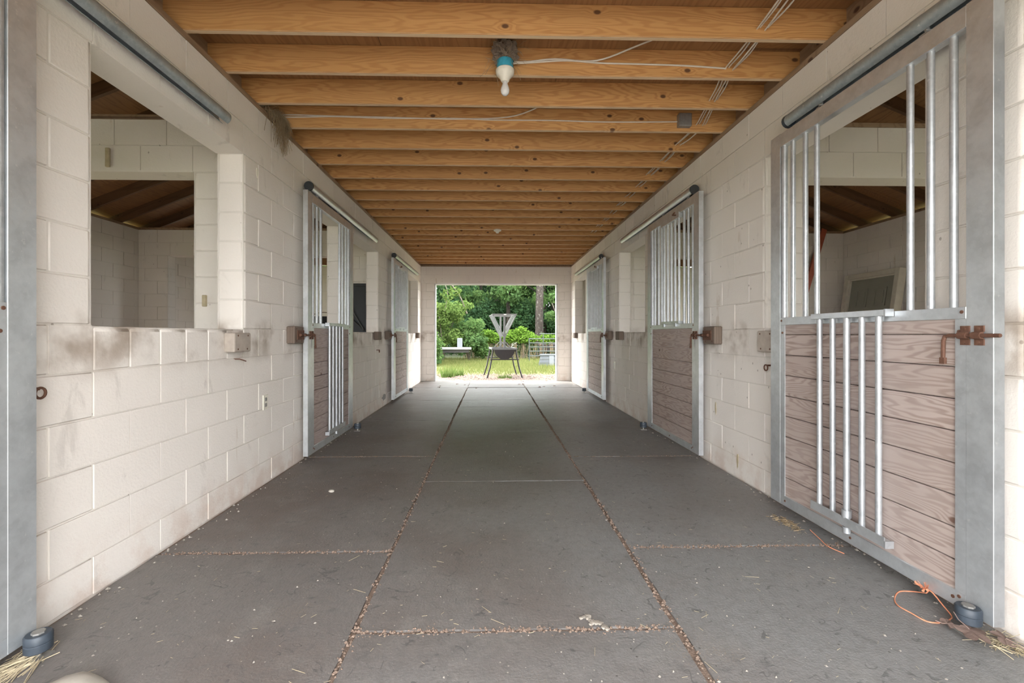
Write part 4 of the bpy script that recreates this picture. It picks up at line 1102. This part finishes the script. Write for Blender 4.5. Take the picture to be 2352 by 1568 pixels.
# the big bare trunk
bt = tag(empty('tree', (2.64, 25.2, -.05)), 'thick rough-barked tree trunk rising beyond the vine hedge', 'tree')
link('trunk', trunk_mesh(11, .26, 9, 4), None, bt)
stuff(link('foliage', leaf_cloud('foliage', [(rr.uniform(-2.5, 2.5), rr.uniform(-1, 3), rr.uniform(4.4, 10), 1.2, 1.2, .8) for _ in range(16)], 5000, .14, 'leaf2', seed=31), None, bt))
t2 = tag(empty('tree', (1.05, 29.0, -.05)), 'slim dark trunk standing in the shade of the wood', 'tree'); link('trunk', trunk_mesh(9, .17, 12, 3), None, t2)
# overhanging limb of bright leaves at the top
ob = tag(empty('tree', (-4.3, 19.0, -.05)), 'bright leafy tree with a limb arching over the yard', 'tree')
link('trunk', trunk_mesh(7, .17, 14, 3), None, ob)
bm = bmesh.new(); tube(bm, smooth_path([(.1, 0, 3.9), (1.2, .1, 4.2), (2.3, .2, 3.6), (2.9, .3, 2.9), (3.25, .3, 2.1)]), .03, 6, None); tube(bm, smooth_path([(2.2, .2, 3.6), (2.45, 0, 3.0), (2.40, 0, 2.5), (2.33, .1, 2.2)]), .018, 6)
done(bm, 'limb', 'branch', ob, (0, 0, 0), True)
bl = [(2.45, 0, 2.85, .30, .35, .28), (2.75, .1, 3.0, .28, .3, .22), (2.5, .1, 2.35, .22, .25, .22), (3.15, .2, 2.45, .35, .4, .22), (1.9, 0, 3.7, .6, .6, .35), (1.2, 0, 3.9, .8, .8, .5), (.3, 0, 4.2, 1.2, 1.1, .9), (-.8, 0, 4, 1.3, 1.2, 1), (.2, .2, 5.4, 1.4, 1.3, .9), (3.4, .3, 4.0, .8, .6, .4), (4.6, .6, 3.9, 1.0, .8, .45), (5.5, .8, 4.1, .9, .8, .5)]
stuff(link('foliage', leaf_cloud('foliage', bl, 9000, .075, 'leaf1', seed=41), None, ob))
# bushy shrubs on the side of the white trailer
for i, (x, y, h, w_, mt, lab) in enumerate(((-2.2, 20.5, 2.5, 1.05, 'leaf1', 'bright green shrub mounded over the white flatbed trailer'), (-3.75, 20.6, 3.4, 1.1, 'leaf1', 'tall bright green shrub behind the white flatbed trailer'), (-1.05, 20.75, 1.75, .8, 'leaf2', 'rounded green shrub between the trailer and the hay feeder'), (-2.45, 17.3, 1.25, .28, 'leaf2', 'dark green shrub hanging in front of the white flatbed trailer'),
                                 (3.9, 24.0, 3.6, 1.2, 'leaf2', 'tall green bush beside the thick rough-barked trunk'), (-5.6, 21.2, 3.6, 1.4, 'leaf2', 'large green bush beyond the white flatbed trailer'), (5.5, 23.6, 2.6, 1.2, 'leaf1', 'bright bush past the end of the tube gate'))):
    root = tag(empty('shrub', (x, y, -.04)), lab, 'shrub')
    rr2 = random.Random(50+i); bl = []
    for k in range(16):
        a = rr2.uniform(0, 2*PI); z = h*(.25+.7*rr2.random()); d_ = w_*math.sqrt(rr2.random())*(1.1-.6*z/h); s_ = rr2.uniform(.28, .5)
        bl.append((d_*math.cos(a), d_*math.sin(a), z, s_, s_, s_*.8))
    stuff(link('foliage', leaf_cloud('foliage', bl, 6000, .07, mt, seed=60+i), None, root))
    bm = bmesh.new()
    for k in range(6):
        a = rr2.uniform(0, 2*PI); tube(bm, [(0, 0, 0), (.2*math.cos(a), .2*math.sin(a), h*.4), (w_*.6*math.cos(a), w_*.6*math.sin(a), h*.8)], .02, 5)
    done(bm, 'stems', 'branch', root, (0, 0, 0), True)
# dark thicket under the wood
tme = leaf_cloud('foliage', [(rr.gauss(0, .9), rr.gauss(0, .6), rr.uniform(.4, 3.0), .8, .7, .6) for _ in range(18)], 7000, .10, 'leaf3', seed=88)
for i in range(9):
    root = tag(empty('shrub', ((i-4)*2.9+rr.uniform(-.5, .5), 29.8+rr.uniform(-.6, .6), -.04), (0, 0, rr.uniform(0, 6))), 'dark understory shrub filling the foot of the wood', 'shrub', 'understory shrubs of the wood')
    stuff(link('foliage', tme, None, root))
# vine-covered wire fence
fe = tag(empty('wire_fence', (0, 21.8, -.04)), 'wire fence smothered in bright vines behind the hay feeder', 'fence')
for k in range(-3, 5):
    bm = bmesh.new(); cyl(bm, (k*1.9-.4, 0, -.1), (k*1.9-.4+rr.uniform(-.03, .03), 0, 1.25), .05, 8); done(bm, 'post', 'branch', fe, (0, 0, 0), True)
for z in (.2, .45, .7, .95, 1.15):
    bm = bmesh.new(); cyl(bm, (-6.2, 0, z), (7.4, 0, z), .005, 5); done(bm, 'wire', 'gatesteel', fe, (0, 0, 0))
bl = [(rr.uniform(-1.2, 6.5), rr.uniform(-.12, .25), 1.0+abs(rr.gauss(0, .16)), rr.uniform(.25, .5), .25, rr.uniform(.16, .28)) for k in range(34)]
stuff(link('vine_leaves', leaf_cloud('vine_leaves', bl, 9000, .065, 'vine', seed=77), None, fe))
bl = [(rr.uniform(-6, 6.5), rr.uniform(-.05, .35), rr.uniform(.15, .8), .45, .25, .3) for k in range(30)]+[(.55, .15, .45, .5, .25, .45), (1.15, .2, .5, .5, .25, .5), (1.75, .15, .4, .45, .25, .4)]
stuff(link('vine_undergrowth', leaf_cloud('vine_undergrowth', bl, 5000, .055, 'leaf3', seed=78), None, fe))
bm = bmesh.new()
for i in range(260):
    x = rr.uniform(-1.5, 5); a = rr.uniform(-.2, .2); tube(bm, [(x, rr.uniform(-.25, .1), 0), (x+a*.6, rr.uniform(-.25, .1), .5), (x+a, 0, rr.uniform(.7, 1.1))], .006, 3, caps=False)
stuff(done(bm, 'vine_stems', 'hay', fe))
# hay feeder
fd = tag(empty('hay_feeder', (.30, 13.05, -.045), (0, 0, math.radians(5))), 'steel V-rack hay feeder with a dark round-bottomed trough on splayed legs', 'feeder')
Lh = .55
for sy in (-1, 1):
    for sx in (-1, 1):
        bm = bmesh.new(); tube(bm, [(sx*.31, sy*(Lh-.05), .80), (sx*.40, sy*Lh, .30), (sx*.49, sy*(Lh+.03), 0)], .021, 8); done(bm, 'leg', 'feeder', fd, (0, 0, 0), True)
    bm = bmesh.new(); cyl(bm, (-.40, sy*Lh, .52-.0), (.40, sy*Lh, .52), .016, 8); done(bm, 'cross_brace', 'feeder', fd, (0, 0, 0), True)
bm = bmesh.new(); n_ = 14; R = .285
A = []; B = []
for i in range(n_+1):
    a = PI+PI*i/n_; A.append(bm.verts.new((R*math.cos(a), -Lh, .80+R*1.0*math.sin(a)))); B.append(bm.verts.new((R*math.cos(a), Lh, .80+R*math.sin(a))))
for i in range(n_): bm.faces.new((A[i], A[i+1], B[i+1], B[i]))
bm.faces.new(A); bm.faces.new(B[::-1]); done(bm, 'trough', 'tub', fd, (0, 0, 0), True)
for a, b in (((-.34, -Lh), (.34, -Lh)), ((-.34, Lh), (.34, Lh)), ((-.33, -Lh), (-.33, Lh)), ((.33, -Lh), (.33, Lh))):
    bm = bmesh.new(); box(bm, min(a[0], b[0])-.015, max(a[0], b[0])+.015, min(a[1], b[1])-.015, max(a[1], b[1])+.015, .79, .835); done(bm, 'rim', 'feedergrey', fd, (0, 0, 0))
for sy in (-1, 1):
    y = sy*Lh*.92; zt = 1.78
    bm = bmesh.new(); box(bm, -.025, .025, y-.025, y+.025, .80, zt); done(bm, 'post', 'feedergrey', fd, (0, 0, 0))
    bm = bmesh.new(); box(bm, -.34, .34, y-.02, y+.02, zt-.04, zt); done(bm, 'top_bar', 'feedergrey', fd, (0, 0, 0))
    for sx in (-1, 1):
        bm = bmesh.new(); cyl(bm, (sx*.32, y, zt-.03), (sx*.02, y, 1.15), .015, 8); done(bm, 'rack_arm', 'feedergrey', fd, (0, 0, 0), True)
        bm = bmesh.new(); cyl(bm, (sx*.02, y, 1.0), (sx*.20, y, .82), .008, 6); done(bm, 'stay', 'feedergrey', fd, (0, 0, 0), True)
for sx in (-1, 1):
    bm = bmesh.new(); cyl(bm, (sx*.32, -Lh*.92, 1.76), (sx*.32, Lh*.92, 1.76), .014, 8); done(bm, 'top_rail', 'feedergrey', fd, (0, 0, 0), True)
    for k in range(6):
        y = -Lh*.92+Lh*1.84*(k+.5)/6; bm = bmesh.new(); cyl(bm, (sx*.32, y, 1.76), (sx*.02, y, 1.15), .006, 6); done(bm, 'rack_bar', 'feedergrey', fd, (0, 0, 0), True)
bm = bmesh.new(); box(bm, -.02, .05, -Lh*.92-.028, -Lh*.92-.021, 1.742, 1.772); done(bm, 'maker_plate', 'white', fd, (0, 0, 0))
# tube gate
gt = tag(empty('tube_gate', (1.62, 19.8, -.04)), 'grey steel tube gate behind the grey storage bin', 'gate')
for z in (.28, .48, .66, .84, 1.02): 
    bm = bmesh.new(); cyl(bm, (0, 0, z), (2.6, .1, z), .02, 8); done(bm, 'rail', 'gatesteel', gt, (0, 0, 0), True)
bm = bmesh.new(); cyl(bm, (.45, .02, 1.24), (2.6, .1, 1.24), .02, 8); done(bm, 'rail', 'gatesteel', gt, (0, 0, 0), True)
for x in (0, .62, 1.27, 2.6):
    bm = bmesh.new(); cyl(bm, (x, x*.04, .0 if x in (0, 2.6) else .26), (x, x*.04, 1.05 if x == 0 else 1.25), .022, 8); done(bm, 'upright', 'gatesteel', gt, (0, 0, 0), True)
# storage bin
sb = tag(empty('storage_bin', (2.28, 17.5, -.04), (0, 0, -.05)), 'low grey plastic storage bin on the grass before the gate', 'bin')
bm = bmesh.new(); q = [(-.48, -.25, 0), (.48, -.25, 0), (.48, .25, 0), (-.48, .25, 0), (-.40, -.19, .40), (.40, -.19, .40), (.40, .19, .40), (-.40, .19, .40)]
v = [bm.verts.new(c) for c in q]
for f in ((0,3,2,1),(4,5,6,7),(0,1,5,4),(1,2,6,5),(2,3,7,6),(3,0,4,7)): bm.faces.new([v[i] for i in f])
done(bm, 'body', 'bin', sb, (0, 0, 0), False, .02, 2)
bm = bmesh.new(); box(bm, -.43, .43, -.21, .21, .39, .45); done(bm, 'lid', 'bin', sb, (0, 0, 0), False, .015, 2)
bm = bmesh.new(); q = [(-.09, -.262, .03), (.09, -.262, .03), (.09, -.205, .41), (-.09, -.205, .41)]; A = [bm.verts.new(c) for c in q]; B = [bm.verts.new((c[0], c[1]+.03, c[2])) for c in q]
bm.faces.new(A); bm.faces.new(B[::-1])
for i in range(4): bm.faces.new((A[i], A[(i+1) % 4], B[(i+1) % 4], B[i]))
done(bm, 'pale_panel', 'binlight', sb, (0, 0, 0))
for zz in (.14, .27):
    bm = bmesh.new(); box(bm, -.45, .45, -.262+zz*.15, -.225+zz*.15, zz, zz+.02); done(bm, 'rib', 'binlight', sb, (0, 0, 0))
# old machine beyond the gate
mc = tag(empty('yard_machine', (2.75, 22.9, -.04)), 'dull dark yard machine with an orange reflector behind the gate', 'machine')
bm = bmesh.new(); box(bm, -.42, .42, -.3, .3, .30, .78); done(bm, 'body', 'machine', mc, (0, 0, 0), False, .06, 2)
bm = bmesh.new(); lathe(bm, [(.02, -.02), (.06, -.01), (.06, .01), (.02, .02)], (0, 0, 0), 14); o = done(bm, 'reflector', 'orange', mc, (-.12, -.28, .93), True); o.rotation_euler = (PI/2, 0, 0); o.scale = (1.6, 1.6, 1.6)
bm = bmesh.new(); box(bm, -.17, -.07, -.27, -.2, .76, .98); done(bm, 'bracket', 'machine', mc, (0, 0, 0))
for sx in (-1, 1):
    bm = bmesh.new(); cyl(bm, (sx*.35, 0, .24), (sx*.5, 0, .24), .24, 18); done(bm, 'wheel', 'blackrub', mc, (0, 0, 0), True)
# white flatbed trailer
tr = tag(empty('flatbed_trailer', (-2.5, 18.3, -.04)), 'white flatbed trailer half hidden by the shrubs', 'trailer')
bm = bmesh.new(); box(bm, -1.0, 1.65, -.05, .5, .60, .685); done(bm, 'deck', 'yardwhite', tr, (0, 0, 0), False, .01)
bm = bmesh.new(); box(bm, -1.0, 1.55, .0, .45, .48, .605); done(bm, 'frame', 'feeder', tr, (0, 0, 0))
bm = bmesh.new(); box(bm, 1.08, 1.29, .3, .36, .68, 1.06); done(bm, 'upright', 'binlight', tr, (0, 0, 0), False, .01)
bm = bmesh.new(); box(bm, -1.0, -.1, .42, .5, .68, 1.25); done(bm, 'side_board', 'yardwhite', tr, (0, 0, 0))
for x in (-.45, .12):
    bm = bmesh.new(); cyl(bm, (x, .02, .255), (x, .18, .255), .255, 18); done(bm, 'wheel', 'blackrub', tr, (0, 0, 0), True)
# grass
def blades(name, n_, xr, yr, h, mat, seed, wd=.008):
    r_ = np.random.default_rng(seed); x = r_.uniform(*xr, n_); y = yr[0]+(yr[1]-yr[0])*r_.random(n_)**.8
    hh_ = h*r_.uniform(.4, 1.2, n_); a = r_.uniform(0, 2*PI, n_); l = r_.normal(0, .35, (n_, 2))*hh_[:, None]
    z = np.full(n_, -.06)
    V = np.empty((n_, 3, 3)); V[:, 0] = np.c_[x-wd*np.cos(a), y-wd*np.sin(a), z]; V[:, 1] = np.c_[x+wd*np.cos(a), y+wd*np.sin(a), z]; V[:, 2] = np.c_[x+l[:, 0], y+l[:, 1], z+hh_]
    me = bpy.data.meshes.new(name); me.vertices.add(n_*3); me.vertices.foreach_set('co', V.reshape(-1)); me.loops.add(n_*3); me.loops.foreach_set('vertex_index', np.arange(n_*3, dtype=np.int32))
    me.polygons.add(n_); me.polygons.foreach_set('loop_start', np.arange(0, n_*3, 3, dtype=np.int32)); me.polygons.foreach_set('loop_total', np.full(n_, 3, dtype=np.int32)); me.update(); me.validate(); me.materials.append(M[mat]); return me
stuff(tag(link('grass', blades('grass', 60000, (-7, 8), (13.6, 22.5), .16, 'grass', 5)), 'sunny yellow-green grass of the yard behind the barn', 'grass'))
for i, (x, y, h, lab) in enumerate(((-1.25, 12.9, .38, 'spiky green weed clump just outside the far doorway'), (-1.0, 13.4, .30, 'low green weed clump beside the spiky one outside the doorway'), (.35, 12.6, .18, 'small weed sprig in the dirt before the hay feeder'))):
    wc = tag(empty('weed_clump', (x, y, -.045)), lab, 'weed')
    stuff(link('blades', blades('blades', 160, (-.16, .16), (-.12, .12), h, 'leaf1', 90+i, .012), None, wc))
bm = bmesh.new()
for i in range(1500):
    crumb(bm, rr.uniform(-3, 3.4), rr.uniform(11.6, 13.9), -.035, rr.uniform(.008, .03))
stuff(tag(done(bm, 'leaf_mulch', 'deadleaf'), 'brown leaf litter on the dirt strip outside the far doorway', 'leaf litter'))
